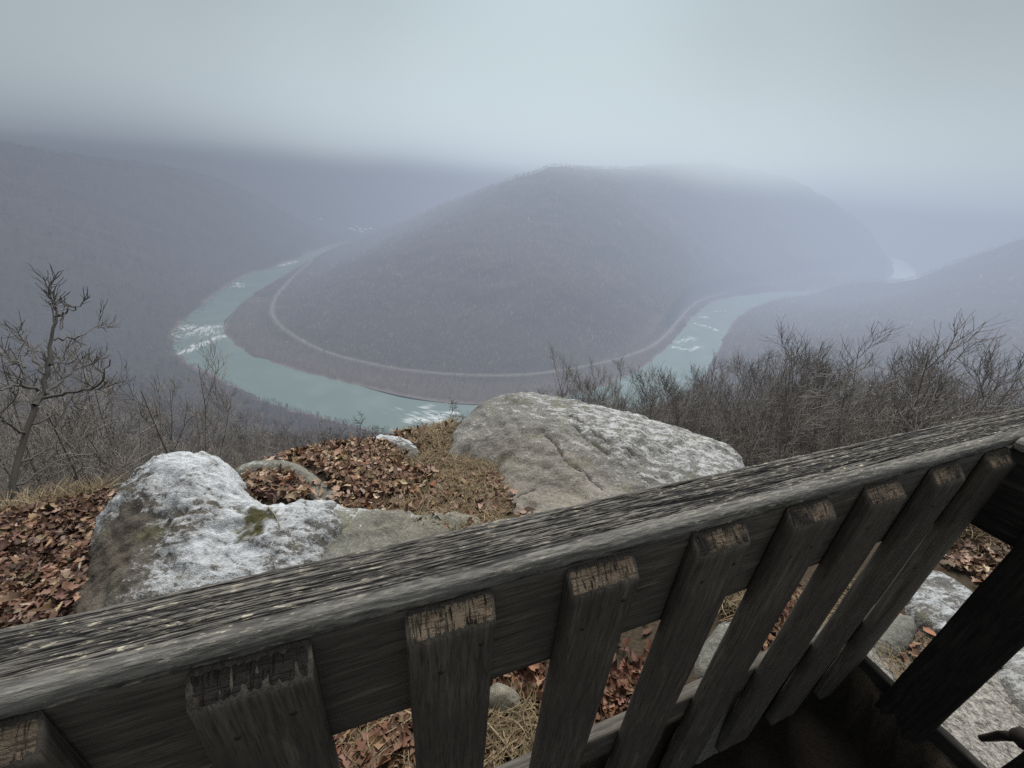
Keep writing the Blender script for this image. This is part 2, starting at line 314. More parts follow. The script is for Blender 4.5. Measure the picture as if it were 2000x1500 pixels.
# railway on its ballast shelf
def ribbon(line, off, w, z, crown=0):
    tn = np.gradient(line, axis=0); tn /= np.linalg.norm(tn, axis=1)[:, None]; nn = np.stack([-tn[:, 1], tn[:, 0]], -1)
    a = line+nn*(off-w/2); c_ = line+nn*(off+w/2)
    if crown:
        a0 = line+nn*(off-w/2-1.6); c0 = line+nn*(off+w/2+1.6); rows = [(a0, z-crown), (a, z), (c_, z), (c0, z-crown)]
    else: rows = [(a, z), (c_, z)]
    V = np.stack([np.concatenate([p, np.full((len(p), 1), q)], 1) for p, q in rows], 1); return V.reshape(-1, 3), gridfaces(len(line), len(rows))
rl = smooth_line(rail, 700, 1)
RZ = ZR+11
b = NB('ballast'); co = b.co('Object'); m_bal = b.surf(b.mix(b.noise(.6, 4, .7, co), (.15, .142, .132), (.29, .272, .255)), 1, spec=.1)
b = NB('rail_steel'); m_rail = b.surf((.42, .40, .38), .45, spec=.5)
b = NB('sleeper_bed'); co = b.co('Object'); m_slp = b.surf(b.mix(b.noise(1.2, 3, .6, co), (.06, .052, .046), (.12, .105, .09)), 1, spec=.1)
rw = empty('railway', (0, 814, RZ)); tag(rw, 'double track railway curving along the foot of the wooded point', 'railway')
def rpart(name, V, Fc, m, par): 
    o = obj(name, mesh(name, V-np.array([0, 814, RZ]), Fc, [m], smooth=False), par); return o
rpart('ballast_bed', *ribbon(rl, 0, 8.2, RZ+.6, 1.2), m_bal, rw)
for off in (-2.6, 2.6):
    tk = rpart('track', *ribbon(rl, off, 2.7, RZ+.75), m_slp, rw)
    for o_ in (-.75, .75):
        q = rpart('rail', *ribbon(rl, off+o_, .28, RZ+.92), m_rail, None); q.parent = tk

# village at the head of the bend
b = NB('white_clapboard'); m_wht = b.surf(b.mix(b.noise(.4, 2, .5, b.co('Object')), (.78, .79, .8), (.9, .9, .9)), .8)
b = NB('metal_roof'); m_roof = b.surf(b.mix(b.noise(.3, 2, .5, b.co('Object')), (.5, .52, .55), (.75, .77, .8)), .45)
b = NB('dark_glass'); m_gls = b.surf((.03, .04, .05), .15)
def boxv(x0, x1, y0, y1, z0, z1):
    v = [(x, y, z) for z in (z0, z1) for x, y in ((x0, y0), (x1, y0), (x1, y1), (x0, y1))]
    return v, [(3, 2, 1, 0), (4, 5, 6, 7), (0, 1, 5, 4), (1, 2, 6, 5), (2, 3, 7, 6), (3, 0, 4, 7)]
houses = [((686, 449), 34, 16, 9, 'long bright white building at the river head of the hazy village'), ((693, 452), 20, 13, 8, 'small white house beside the long bright village building'), ((703, 450), 26, 14, 8, 'white house in the middle of the far village, up from the river'),
          ((706, 456), 30, 15, 10, 'white building nearest the water in the far village'), ((714, 450), 22, 14, 7, 'pale house at the uphill end of the far village'), ((724, 449), 24, 12, 7, 'greyish house farthest up the slope from the village'), ((697, 444), 18, 12, 7, 'small pale house behind the others at the back of the village'), ((626, 430), 22, 12, 7, 'lone pale house on the hazy slope across from the village')]
for (u, v), L, Wd, H, lab in houses:
    r = ray(u, v); ts = np.linspace(1500, 5200, 400); P = r[None]*ts[:, None]; gzv = ground_z(P[:, 0], P[:, 1]); k = np.argmax(P[:, 2] < gzv); p = P[k]; z0 = gzv[k]-2
    h = empty('village_house', (p[0], p[1], z0), .3+.5*random.random()); tag(h, lab, 'house')
    V, Fc = boxv(-L/2, L/2, -Wd/2, Wd/2, 0, H+2); obj('wall', mesh('wall', V, Fc, [m_wht], smooth=False), h)
    e = .6; rv_ = [(-L/2-e, -Wd/2-e, H+1.9), (L/2+e, -Wd/2-e, H+1.9), (L/2+e, Wd/2+e, H+1.9), (-L/2-e, Wd/2+e, H+1.9), (-L/2-e, 0, H+6), (L/2+e, 0, H+6)]
    obj('roof', mesh('roof', rv_, [(0, 1, 5, 4), (2, 3, 4, 5), (0, 4, 3), (1, 2, 5), (3, 2, 1, 0)], [m_roof], smooth=False), h)
    for wx in (-L*.3, 0, L*.3):
        V, Fc = boxv(wx-.8, wx+.8, -Wd/2-.06, -Wd/2+.05, 4, 6.2); obj('window', mesh('window', V, Fc, [m_gls], smooth=False), h)

# ================================================================== TREES
def tubes(polys, sides, ribbon_below=0.):
    """polys: list of (pts (n,3), radii (n)); returns verts, quads"""
    V = []; Q = []; off = 0
    for pts, rad in polys:
        pts = np.asarray(pts, float); n = len(pts); tn = np.gradient(pts, axis=0); tn /= np.linalg.norm(tn, axis=1)[:, None]+1e-9
        ref = np.where(np.abs(tn[:, 2:3]) > .9, np.array([[1., 0, 0]]), np.array([[0, 0, 1.]])); a = np.cross(tn, ref); a /= np.linalg.norm(a, axis=1)[:, None]+1e-9; c_ = np.cross(tn, a)
        rad = np.asarray(rad)[:, None]
        if sides == 2:
            ang = hash((n, round(float(pts[0, 0]), 3))) % 100/100*PI; w = a*math.cos(ang)+c_*math.sin(ang)
            V.append(np.stack([pts-w*rad, pts+w*rad], 1).reshape(-1, 3)); Q.append(gridfaces(n, 2)+off); off += 2*n
        else:
            th = np.arange(sides)*2*PI/sides
            ring = pts[:, None, :]+rad[:, :, None]*(a[:, None, :]*np.cos(th)[None, :, None]+c_[:, None, :]*np.sin(th)[None, :, None])
            V.append(ring.reshape(-1, 3)); Q.append(gridfaces(n, sides, True)+off); off += sides*n
    return np.concatenate(V), np.concatenate(Q)
def branch(p, d, L, r0, r1, nseg, wander, up, g):
    pts = [np.array(p, float)]; d = np.array(d, float)/np.linalg.norm(d)
    for i in range(nseg):
        d = d+g.normal(0, wander, 3)+np.array([0, 0, up]); d /= np.linalg.norm(d); pts.append(pts[-1]+d*L/nseg)
    return np.array(pts), np.linspace(r0, r1, nseg+1)
def pt_on(pts, f):
    s = f*(len(pts)-1); i = min(int(s), len(pts)-2); return pts[i]+(pts[i+1]-pts[i])*(s-i), pts[i+1]-pts[i]
def side_dir(tan, ang, g):
    tan = tan/(np.linalg.norm(tan)+1e-9); v = g.normal(0, 1, 3); v -= tan*v.dot(tan); v /= np.linalg.norm(v)+1e-9; return tan*math.cos(ang)+v*math.sin(ang)
def bare_tree(seed, H=14., spread=.5, r=.14, n1=13, n2=6, n3=4, stems=1, tw=.012, seg=(7, 5, 4, 3), up=.06, first=.3, lean=.08):
    g = np.random.default_rng(seed); L0, L1, L2, L3 = [], [], [], []
    for s in range(stems):
        d = np.array([g.normal(0, lean+.16*(stems > 1)), g.normal(0, lean+.16*(stems > 1)), 1.]); h = H*g.uniform(.75, 1.) if stems > 1 else H
        base = np.array([g.normal(0, .12), g.normal(0, .12), -.4]) if stems > 1 else np.array([0, 0, -.5])
        tr = branch(base, d, h, r*g.uniform(.7, 1), r*.12, seg[0], .07, .03, g); L0.append(tr)
        for i in range(n1):
            f = first+(1-first)*((i+g.random())/n1)**.8*.98; p, tn = pt_on(tr[0], f); l = H*spread*(1.08-f)*g.uniform(.6, 1.1)+.25
            rb = max(tw*1.6, np.interp(f, [0, 1], [r, r*.12])*.5)
            b1 = branch(p, side_dir(tn, g.uniform(.55, 1.15), g), l, rb, max(tw, rb*.3), seg[1], .16, up, g); L1.append(b1)
            for j in range(n2):
                f2 = .22+.76*(j+g.random())/n2; p2, t2 = pt_on(b1[0], f2); l2 = l*.5*g.uniform(.5, 1.1)*(1.15-.5*f2)+.15
                b2 = branch(p2, side_dir(t2, g.uniform(.4, .95), g), l2, max(tw, rb*.35), tw*.8, seg[2], .2, up, g); L2.append(b2)
                for k in range(n3):
                    f3 = .15+.84*(k+g.random())/n3; p3, t3 = pt_on(b2[0], f3); l3 = l2*.5*g.uniform(.5, 1.2)+.08
                    L3.append(branch(p3, side_dir(t3, g.uniform(.35, .9), g), l3, tw*.8, tw*.5, seg[3], .2, up, g))
    return L0, L1, L2, L3
def bark(name, lo, hi, rnd=.0, scale=6, pale=None):
    b = NB(name); co = b.co('Object'); oi = b.n('ObjectInfo')
    c = b.mix(b.noise(scale, 4, .6, co), lo, hi)
    if rnd:
        rc = b.ramp(oi.outputs['Random'], [(0, (.32, .31, .31)), (.4, (.85, .82, .8)), (.75, (1.3, 1.2, 1.14)), (.93, (1.55, 1.48, 1.44)), (1., (2.3, 2.2, 2.15))])
        gp = b.n('NewGeometry'); pv = b.n('VectorMath', operation='SCALE'); b.set(pv.inputs[0], gp.outputs['Position']); pv.inputs['Scale'].default_value = .016
        c = b.mix(1., c, b.ramp(b.noise(1., 3, .6, pv.outputs[0]), [(.3, (.62, .62, .66)), (.52, (1., .98, .96)), (.7, (1.45, 1.36, 1.3))]), 'MULTIPLY')
        c = b.mix(rnd, c, rc, 'MULTIPLY')
    return b.surf(c, .95, spec=.1)
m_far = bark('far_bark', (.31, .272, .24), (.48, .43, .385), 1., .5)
m_mid = bark('slope_bark', (.145, .137, .13), (.265, .252, .24), 1., .5); m_left = bark('shaded_bark', (.125, .122, .118), (.215, .21, .202), 1., .5)  # shaded_bark: dimness of the left hillside painted in as darker bark
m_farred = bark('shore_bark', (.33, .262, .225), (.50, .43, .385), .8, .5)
m_bark = bark('dark_bark', (.115, .11, .102), (.31, .295, .272), .5, 5)
m_twig = bark('grey_twigs', (.19, .183, .173), (.40, .385, .362), .5, 3)
m_pale = bark('pale_bark', (.16, .15, .135), (.34, .325, .295), .4, 4)
def src_tree(name, seed, m, sides=2, **kw):
    Ls = bare_tree(seed, **kw); V, Q = tubes(Ls[0]+Ls[1]+Ls[2]+Ls[3], sides)
    return obj(name, mesh(name, V, Q, [m], smooth=False), link=False)
def coll(name, objs):
    cc = bpy.data.collections.new(name)
    for o in objs: cc.objects.link(o)
    return cc
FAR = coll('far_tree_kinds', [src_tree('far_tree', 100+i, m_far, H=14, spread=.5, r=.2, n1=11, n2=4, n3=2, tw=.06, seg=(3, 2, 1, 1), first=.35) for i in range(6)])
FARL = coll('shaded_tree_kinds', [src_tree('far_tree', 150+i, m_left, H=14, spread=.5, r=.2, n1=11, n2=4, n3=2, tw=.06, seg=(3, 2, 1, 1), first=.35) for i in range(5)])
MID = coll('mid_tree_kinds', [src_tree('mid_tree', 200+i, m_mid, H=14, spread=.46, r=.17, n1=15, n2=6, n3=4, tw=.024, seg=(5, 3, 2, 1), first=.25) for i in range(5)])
SHO = coll('shore_tree_kinds', [src_tree('shore_tree', 300+i, m_farred, H=13, spread=.42, r=.34, n1=9, n2=3, n3=1, tw=.09, seg=(3, 2, 1, 1), first=.25) for i in range(4)])

def gn_scatter(name, pts, rot, sc, cc, label):
    me = bpy.data.meshes.new(name); me.vertices.add(len(pts)); me.vertices.foreach_set('co', np.asarray(pts, np.float32).ravel())
    a = me.attributes.new('rotz', 'FLOAT', 'POINT'); a.data.foreach_set('value', np.asarray(rot, np.float32)); a = me.attributes.new('sc', 'FLOAT', 'POINT'); a.data.foreach_set('value', np.asarray(sc, np.float32))
    o = obj(name, me); ng = bpy.data.node_groups.new(name+'_scatter', 'GeometryNodeTree')
    ng.interface.new_socket('Geometry', in_out='INPUT', socket_type='NodeSocketGeometry'); ng.interface.new_socket('Geometry', in_out='OUTPUT', socket_type='NodeSocketGeometry')
    N = ng.nodes.new; gi = N('NodeGroupInput'); go = N('NodeGroupOutput'); ci = N('GeometryNodeCollectionInfo'); ci.inputs['Collection'].default_value = cc; ci.inputs['Separate Children'].default_value = True; ci.inputs['Reset Children'].default_value = True
    ip = N('GeometryNodeInstanceOnPoints'); ip.inputs['Pick Instance'].default_value = True
    rv = N('FunctionNodeRandomValue'); rv.data_type = 'INT'; rv.inputs[4].default_value = 0; rv.inputs[5].default_value = len(cc.objects)-1
    na = N('GeometryNodeInputNamedAttribute'); na.data_type = 'FLOAT'; na.inputs['Name'].default_value = 'rotz'; nb = N('GeometryNodeInputNamedAttribute'); nb.data_type = 'FLOAT'; nb.inputs['Name'].default_value = 'sc'
    cx = N('ShaderNodeCombineXYZ'); Lk = ng.links.new
    Lk(gi.outputs[0], ip.inputs['Points']); Lk(ci.outputs[0], ip.inputs['Instance']); Lk(rv.outputs[2], ip.inputs['Instance Index']); Lk(na.outputs[0], cx.inputs[2]); Lk(cx.outputs[0], ip.inputs['Rotation']); Lk(nb.outputs[0], ip.inputs['Scale']); Lk(ip.outputs[0], go.inputs[0])
    md = o.modifiers.new('scatter', 'NODES'); md.node_group = ng
    return tag(o, label, kind='stuff')
# scatter candidates in the wedge of view, keep those the terrain does not hide (with a margin)
elg = np.arctan2(gz[:, :441], Rg[:, :441]); runmax = np.maximum.accumulate(elg, axis=0)
def visible(x, y, z, top):
    r = np.hypot(x, y); az = np.degrees(np.arctan2(x, y)); j = np.clip(np.round((az+66)/.3).astype(int), 0, 440); i = np.clip(np.searchsorted(rr, r-12)-1, 0, len(rr)-1)
    return np.arctan2(z+top, r) > runmax[i, j]
def scat(r0, r1, per, n_az=64):
    n = int(math.radians(2*n_az)*(r1*r1-r0*r0)/2/per); r = np.sqrt(rng.uniform(r0*r0, r1*r1, n)); a = np.radians(rng.uniform(-n_az, n_az, n)); return r*np.sin(a), r*np.cos(a)
def keep(x, y, top):
    d = -sdf(x, y, RIV); rd = seg_dist(x, y, rail[::4]); z = ground_z(x, y)
    k = (d > 5) & (rd > 7.5) & visible(x, y, z, top) & ((fbm(x/60, y/60, 2) > -.55))
    return x[k], y[k], z[k], d[k], rd[k]
PX, PY = np.append(inner[::17], [[2500, 9000], [-700, 9000]], 0).T
PEN = np.stack([PX, PY], -1)
def plant(name, xyz, cc, label, s0=.7, s1=1.25, k=1.):
    n = len(xyz[0]); gn_scatter(name, np.stack(xyz[:3], -1), rng.uniform(0, 6.28, n), rng.uniform(s0, s1, n)*k, cc, label)
x, y, z, d, rd = keep(*scat(30, 560, 25), 22)
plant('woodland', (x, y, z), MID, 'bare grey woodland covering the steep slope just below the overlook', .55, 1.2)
x1, y1, z1, d1, r1 = keep(*scat(560, 1500, 52), 18); x2, y2, z2, d2, r2 = keep(*scat(1500, 3300, 150), 18)
x = np.r_[x1, x2]; y = np.r_[y1, y2]; z = np.r_[z1, z2]; d = np.r_[d1, d2]; kk = np.r_[np.ones(len(x1)), np.full(len(x2), 1.3)]
pen = inside(x, y, PEN); sh = ((d < 30) & (rng.random(len(x)) < .55)) | (pen & (rng.random(len(x)) < .8) & (((d < 95) & (y < 1300)) ))
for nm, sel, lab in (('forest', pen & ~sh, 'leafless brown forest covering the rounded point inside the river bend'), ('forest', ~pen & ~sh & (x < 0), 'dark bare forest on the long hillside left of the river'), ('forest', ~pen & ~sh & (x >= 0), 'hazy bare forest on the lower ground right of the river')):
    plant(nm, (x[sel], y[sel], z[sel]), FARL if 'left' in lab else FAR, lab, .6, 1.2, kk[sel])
plant('shore_vegetation', (x[sh], y[sh], z[sh]), SHO, 'pale bare trees lining both banks of the river', .5, 1.05)

# ================================================================== CLIFF TOP: ledge ground, boulders
# (u, v, z) control points: where each surface passes at depth -z below the lens
def P3(l): return np.array([atz(u, v, z) for u, v, z, *_ in l])
gctl = [(0, 1000, -1.78), (100, 1100, -1.76), (180, 1000, -1.74), (30, 1190, -1.74), (540, 945, -1.60), (600, 960, -1.62), (700, 900, -1.68), (600, 900, -1.72), (780, 850, -1.74), (900, 940, -1.70), (860, 820, -1.78), (720, 985, -1.64), (900, 1000, -1.64),
        (660, 1450, -1.66), (1000, 1400, -1.66), (1300, 1380, -1.66), (1430, 1180, -1.66), (1870, 1070, -1.88), (1950, 1050, -1.86), (1950, 1400, -1.90), (1760, 1270, -1.90), (400, 1400, -1.68), (0, 1450, -1.72)]
gq = P3(gctl); gq = np.vstack([gq, [(-6, -2, -1.75), (6, -2, -1.9), (5, .5, -1.92), (0, -2, -1.8), (-5, .4, -1.85), (3.2, 2., -1.75), (1.5, 2.6, -1.78), (.3, 3., -1.8)]])
gt = TPS(gq[:, :2], gq[:, 2], lam=2e-3)
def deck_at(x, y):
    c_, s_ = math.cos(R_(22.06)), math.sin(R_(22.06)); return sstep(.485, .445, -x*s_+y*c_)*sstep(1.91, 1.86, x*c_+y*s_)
def ledge_z(x, y):
    e = ledge_out(x, y)
    dk = deck_at(x, y); z = np.clip(gt(x, y), -2.1, -1.5)*(1-dk)-2.06*dk+.018*fbm(x/.23, y/.23, 3)
    return z-sstep(-.25, .25, e)*.16-np.clip(e, 0, None)*2.2
gx2, gy2 = np.meshgrid(np.arange(-4.2, 4.4, .035), np.arange(-1.2, 3.7, .035)); gz2 = ledge_z(gx2, gy2)
b = NB('soil'); co = b.co('Object'); n = b.noise(9, 6, .7, co); n2 = b.noise(70, 4, .7, co)
grv = b.attr('gravel')
c = b.mix(n, (.035, .026, .019), (.10, .075, .052)); c = b.mix(b.math('MULTIPLY', n2, .5), c, (.14, .115, .085)); c = b.mix(grv, c, b.mix(b.ramp(b.noise(38, 6, .85, co), [(.38, 0), (.62, 1)]), (.05, .046, .04), (.58, .55, .50)))
c = b.mix(b.math('MULTIPLY', b.attr('floor_shade'), .97), c, b.mix(n2, (.006, .005, .004), (.030, .024, .019)))  # shade on the viewer-side floor painted in as near-black soil
m_soil = b.surf(c, 1., b.bump(b.math('ADD', n, n2), .9, .02), spec=.1)
deck = deck_at(gx2, gy2)
_s = gx2*math.cos(R_(22.06))+gy2*math.sin(R_(22.06)); grav = sstep(1.93, 2.0, _s)*sstep(1.45, 1.2, gy2+.15*fbm(gx2/.3, gy2/.3, 3))
ledge = obj('ledge_ground', mesh('ledge_ground', np.stack([gx2, gy2, gz2], -1).reshape(-1, 3), gridfaces(*gx2.shape), [m_soil], attrs={'gravel': grav.ravel(), 'floor_shade': (sstep(.50, .43, -gx2*math.sin(R_(22.06))+gy2*math.cos(R_(22.06)))*sstep(1.93, 1.88, _s)).ravel()})); tag(ledge, 'bare soil and gravel of the cliff top ledge', kind='structure')

def rock_mat(name, thr=2.02, tan=(.57, .515, .43), grey=(.40, .395, .38), dark=(.13, .126, .118), pale=(.68, .69, .68), stretch=(1, 1, 1), rot=0.):
    b = NB(name); co = b.co('Object'); cs = b.co('Object', stretch, (0, 0, rot))
    big = b.noise(2.4, 5, .6, co); md = b.noise(11, 6, .65, cs); fine = b.noise(60, 5, .75, co); gr = b.noise(230, 3, .7, co)
    base = b.mix(b.attr('tan'), grey, tan)
    base = b.mix(b.ramp(big, [(.35, 0), (.65, 1)]), base, b.mix(.45, base, dark))
    base = b.mix(b.math('MULTIPLY', b.ramp(fine, [(.42, 1), (.6, 0)]), .55), base, dark)
    base = b.mix(b.math('MULTIPLY', b.ramp(gr, [(.35, 1), (.65, 0)]), .4), base, dark)
    # pale lichen / frost: patch mask from the painted amount against layered noise
    msk = b.math('ADD', b.math('ADD', b.math('MULTIPLY', md, 1.75), b.math('MULTIPLY', fine, .95)), b.math('MULTIPLY', gr, .2))
    fr = b.math('ADD', msk, b.math('SUBTRACT', b.attr('frost'), thr)); fm = b.ramp(fr, [(.0, 0), (.12, .45), (.5, 1)])
    base = b.mix(fm, base, b.mix(fine, pale, (.80, .83, .86)))
    yl = b.math('MULTIPLY', b.ramp(b.noise(6, 4, .6, co), [(.56, 0), (.66, 1)]), .35); base = b.mix(b.math('MULTIPLY', yl, b.math('SUBTRACT', 1, fm)), base, (.24, .24, .12))
    base = b.mix(b.attr('moss'), base, b.mix(fine, (.03, .032, .014), (.16, .145, .07)))
    base = b.mix(b.attr('crack'), base, (.02, .018, .015))
    h = b.math('ADD', b.math('MULTIPLY', md, .7), b.math('ADD', b.math('MULTIPLY', fine, .5), b.math('MULTIPLY', gr, .25)))
    return b.surf(base, .92, b.bump(h, .85, .03), spec=.2)
def rock(name, label, out, mid, m, res=.014, roll=.10, rw=.16, amp=.03, cracks=(), moss=(), fl=.6, skirt=.5, jag=.02, group=None, wobble=1., stri=.006):
    """out: outline (u, v, z, frost, tan) where the rock's top rounds over; mid: points on its top"""
    po = P3(out); pm = P3(mid) if len(mid) else np.zeros((0, 3)); ctl_ = np.vstack([po, pm]); at = np.array([q[3:5] for q in list(out)+list(mid)], float)
    tz = TPS(ctl_[:, :2], np.concatenate([ctl_[:, 2:], at], 1), lam=1e-3)
    pl = po[:, :2]; cl_ = np.vstack([pl, pl[:1]]); fine_out = smooth_line(np.vstack([cl_, cl_[1:2]]), 160, 2)[:-1]
    lo = pl.min(0)-.3; hi = pl.max(0)+.3; X, Y = np.meshgrid(np.arange(lo[0], hi[0], res), np.arange(lo[1], hi[1], res))
    D = sdf(X, Y, fine_out)+jag*fbm(X/.16, Y/.16, 4)*1.6
    T = tz(X, Y); zz = np.clip(T[..., 0], po[:, 2].min()-.1, ctl_[:, 2].max()+.06)
    zz = zz+amp*(fbm(X/.55, Y/.55, 4, .55)+.7*(1-2*np.abs(pn(X/.4+5, Y/.28)))+.45*(1-2*np.abs(fbm(X/.17+2, Y/.13, 3))))*wobble+.011*fbm(X/.06, Y/.06, 3); st_ = .045; ly = zz/st_+.6*fbm(X/.5, Y/.5, 3); zz = zz+.35*st_*amp/.045*(sstep(.0, .22, ly-np.floor(ly))-(ly-np.floor(ly)))
    A_, B_ = (X*.8+Y*.6), (-X*.6+Y*.8); zz = zz+stri*(1-2*np.abs(fbm(A_/.35, B_/.07, 4, .6)))-.5*stri
    tt = np.clip(1-D/rw, 0, 1); zz = zz-roll*(1-np.sqrt(1-np.minimum(tt, .995)**2))-np.clip(-D, 0, None)*7
    crk = np.zeros(X.shape)
    for line, wd, dp in cracks:
        ln = np.array([atz(u, v, float(tz(np.array([atz(u, v, -1.6)[0]]), np.array([atz(u, v, -1.6)[1]]))[0, 0]))[:2] for u, v in line]); ln = smooth_line(ln, 40, 1)
        d = seg_dist(X+.02*fbm(X/.09, Y/.09, 3), Y+.02*fbm(X/.09+9, Y/.09, 3), ln); g_ = np.exp(-(d/wd)**2); zz = zz-dp*g_; crk = np.maximum(crk, g_*.9)
    ms = np.zeros(X.shape)
    for (u, v, z), rad in moss:
        q = atz(u, v, z); ms = np.maximum(ms, sstep(rad*1.3, rad*.6, np.hypot(X-q[0], Y-q[1])+rad*1.1*fbm(X/.06, Y/.06, 5, .65)))
    fro = np.clip(T[..., 1], -.3, 1.2)-.45*sstep(.0, -.12, D); tn_ = np.clip(T[..., 2], 0, 1)
    keep_ = D > -skirt*.28
    idx = -np.ones(X.shape, int); fc = gridfaces(*X.shape); kf = keep_.ravel()[fc].all(1); fc = fc[kf]; used = np.unique(fc); mp_ = -np.ones(X.size, int); mp_[used] = np.arange(len(used))
    V = np.stack([X, Y, zz], -1).reshape(-1, 3)[used]; o_ = V.mean(0); o_[2] = V[:, 2].min()
    me = mesh(name, V-o_, mp_[fc], [m], attrs={'frost': fro.ravel()[used], 'tan': tn_.ravel()[used], 'crack': crk.ravel()[used], 'moss': ms.ravel()[used]})
    o = obj(name, me); o.location = o_; tag(o, label, 'rock', group); ROCKZ.append((fine_out, tz, o)); return o
ROCKZ = []
mr1 = rock_mat('sandstone_lichen', thr=1.87, stretch=(1, 2.2, 1), rot=.5); mr2 = rock_mat('sandstone_frosted', tan=(.21, .172, .13), grey=(.33, .325, .31), dark=(.075, .072, .065), pale=(.66, .70, .74), stretch=(1, 2.6, 1), rot=-.75)
mr3 = rock_mat('sandstone_mossy', tan=(.50, .455, .35), grey=(.36, .358, .32), dark=(.12, .118, .10), pale=(.62, .66, .68), stretch=(2, 1, 1))
rock('boulder', 'big rounded grey and tan boulder at the cliff edge, the largest rock',
     [(870, 880, -1.66, .25, .5), (880, 830, -1.63, .35, .2), (915, 790, -1.58, .3, .1), (960, 765, -1.53, .3, .05), (1020, 751, -1.49, .35, .05), (1080, 761, -1.48, .4, .05), (1130, 775, -1.49, .4, .05), (1200, 788, -1.50, .45, .0), (1290, 810, -1.52, .42, .0), (1370, 835, -1.56, .35, .0), (1430, 858, -1.60, .5, 0), (1462, 885, -1.64, .5, 0), (1480, 930, -1.68, .45, .1), (1440, 1050, -1.70, .2, .5), (1330, 1230, -1.69, .1, .7), (1230, 1300, -1.68, .1, .7), (1150, 1290, -1.66, 0, .9), (1050, 1150, -1.67, 0, 1), (960, 1060, -1.68, .05, 1), (940, 1005, -1.68, .1, 1), (950, 960, -1.67, .1, 1), (960, 905, -1.66, .15, .8), (905, 895, -1.67, .15, .7)],
     [(1000, 800, -1.50, .3, .1), (1100, 830, -1.48, .4, .15), (1250, 850, -1.50, .5, .0), (1350, 880, -1.56, .5, .0), (1000, 870, -1.56, .15, .6), (1100, 900, -1.54, .18, .7), (1200, 920, -1.56, .3, .3), (1050, 960, -1.62, .05, 1), (1150, 960, -1.60, .12, .8), (1300, 930, -1.60, .4, .1), (1400, 900, -1.60, .55, 0)],
     mr1, res=.013, stri=.002, roll=.16, rw=.30, amp=.033, cracks=[([(1110, 815), (1140, 832), (1175, 862), (1215, 880), (1245, 892)], .006, .02), ([(1060, 845), (1085, 860), (1100, 885), (1105, 900), (1135, 918), (1160, 940), (1175, 960)], .006, .022), ([(1120, 833), (1150, 862), (1190, 885)], .010, .02), ([(1220, 893), (1255, 908)], .005, .014), ([(1010, 975), (1045, 955)], .007, .012), ([(1240, 930), (1260, 950)], .007, .012)])
rock('boulder', 'frost whitened boulder rising at the left above the fence rail',
     [(372, 876, -1.40, .95, 0), (318, 892, -1.42, .9, .1), (262, 925, -1.46, .75, .2), (212, 965, -1.53, .85, .1), (198, 1010, -1.58, .8, .2), (185, 1050, -1.63, .75, .3), (150, 1120, -1.68, .25, 1), (110, 1180, -1.70, .3, 1), (90, 1260, -1.72, .3, 1), (300, 1260, -1.66, .5, .4), (480, 1180, -1.62, .65, .2), (600, 1130, -1.615, .7, .1), (660, 1070, -1.59, .55, .2), (690, 1010, -1.565, .5, .2), (650, 978, -1.552, .8, .1), (590, 974, -1.552, .95, .0), (540, 985, -1.556, .95, 0), (505, 975, -1.55, .95, 0), (486, 955, -1.54, .95, 0), (460, 915, -1.50, .85, 0), (425, 886, -1.44, .95, 0)],
     [(350, 920, -1.40, .95, 0), (300, 960, -1.46, .8, .2), (260, 990, -1.50, .35, .8), (380, 980, -1.45, .9, .1), (400, 1060, -1.52, .85, .1), (330, 1040, -1.53, .62, .9), (240, 1080, -1.60, .15, 1), (200, 1140, -1.66, .1, 1), (300, 1110, -1.58, .6, .6), (460, 1040, -1.54, .95, 0), (520, 1070, -1.57, .75, .1), (390, 940, -1.42, .8, .2), (410, 1000, -1.46, .55, .9)],
     mr2, res=.011, roll=.075, rw=.10, amp=.042, jag=.035, moss=[((508, 1035, -1.56), .075)], stri=.018)
rock('rock', 'low mossy grey rock ridge with a frosted rim along the fence rail',
     [(500, 980, -1.585, .9, 0), (560, 972, -1.555, .95, 0), (660, 979, -1.55, .8, .1), (760, 988, -1.56, .6, .3), (860, 992, -1.565, .5, .6), (955, 996, -1.575, .3, .9), (1030, 1010, -1.60, .2, .9), (1030, 1050, -1.66, .1, .8), (900, 1120, -1.68, .1, .4), (760, 1150, -1.66, .3, .2), (600, 1170, -1.64, .5, .1), (560, 1100, -1.62, .75, .1), (530, 1040, -1.60, .75, .1)],
     [(640, 1020, -1.57, .2, .3), (760, 1030, -1.585, .15, .4), (640, 1060, -1.59, .35, .1), (820, 1040, -1.60, .2, .6), (590, 1010, -1.565, .35, .1), (620, 990, -1.555, .55, .1), (700, 1045, -1.59, .35, .2)],
     mr3, res=.012, roll=.07, rw=.12, amp=.02, cracks=[([(600, 1085), (640, 1055), (680, 1030)], .006, .008)])
rock('rock', 'thin grey rock rim curling round a pocket of brown leaves behind the boulder',
     [(455, 915, -1.60, .5, 0), (480, 895, -1.575, .6, 0), (530, 889, -1.565, .5, 0), (570, 895, -1.575, .3, .2), (605, 912, -1.59, .2, .2), (635, 938, -1.60, .12, .3), (668, 965, -1.61, .1, .4), (705, 985, -1.63, .1, .4), (640, 990, -1.62, .1, .3), (600, 975, -1.61, .1, .3), (598, 955, -1.60, .15, .3), (575, 930, -1.59, .2, .2), (540, 914, -1.58, .35, .1), (500, 918, -1.59, .5, 0), (478, 935, -1.61, .3, 0)], [],
     mr3, res=.009, roll=.05, rw=.06, amp=.012, jag=.008)
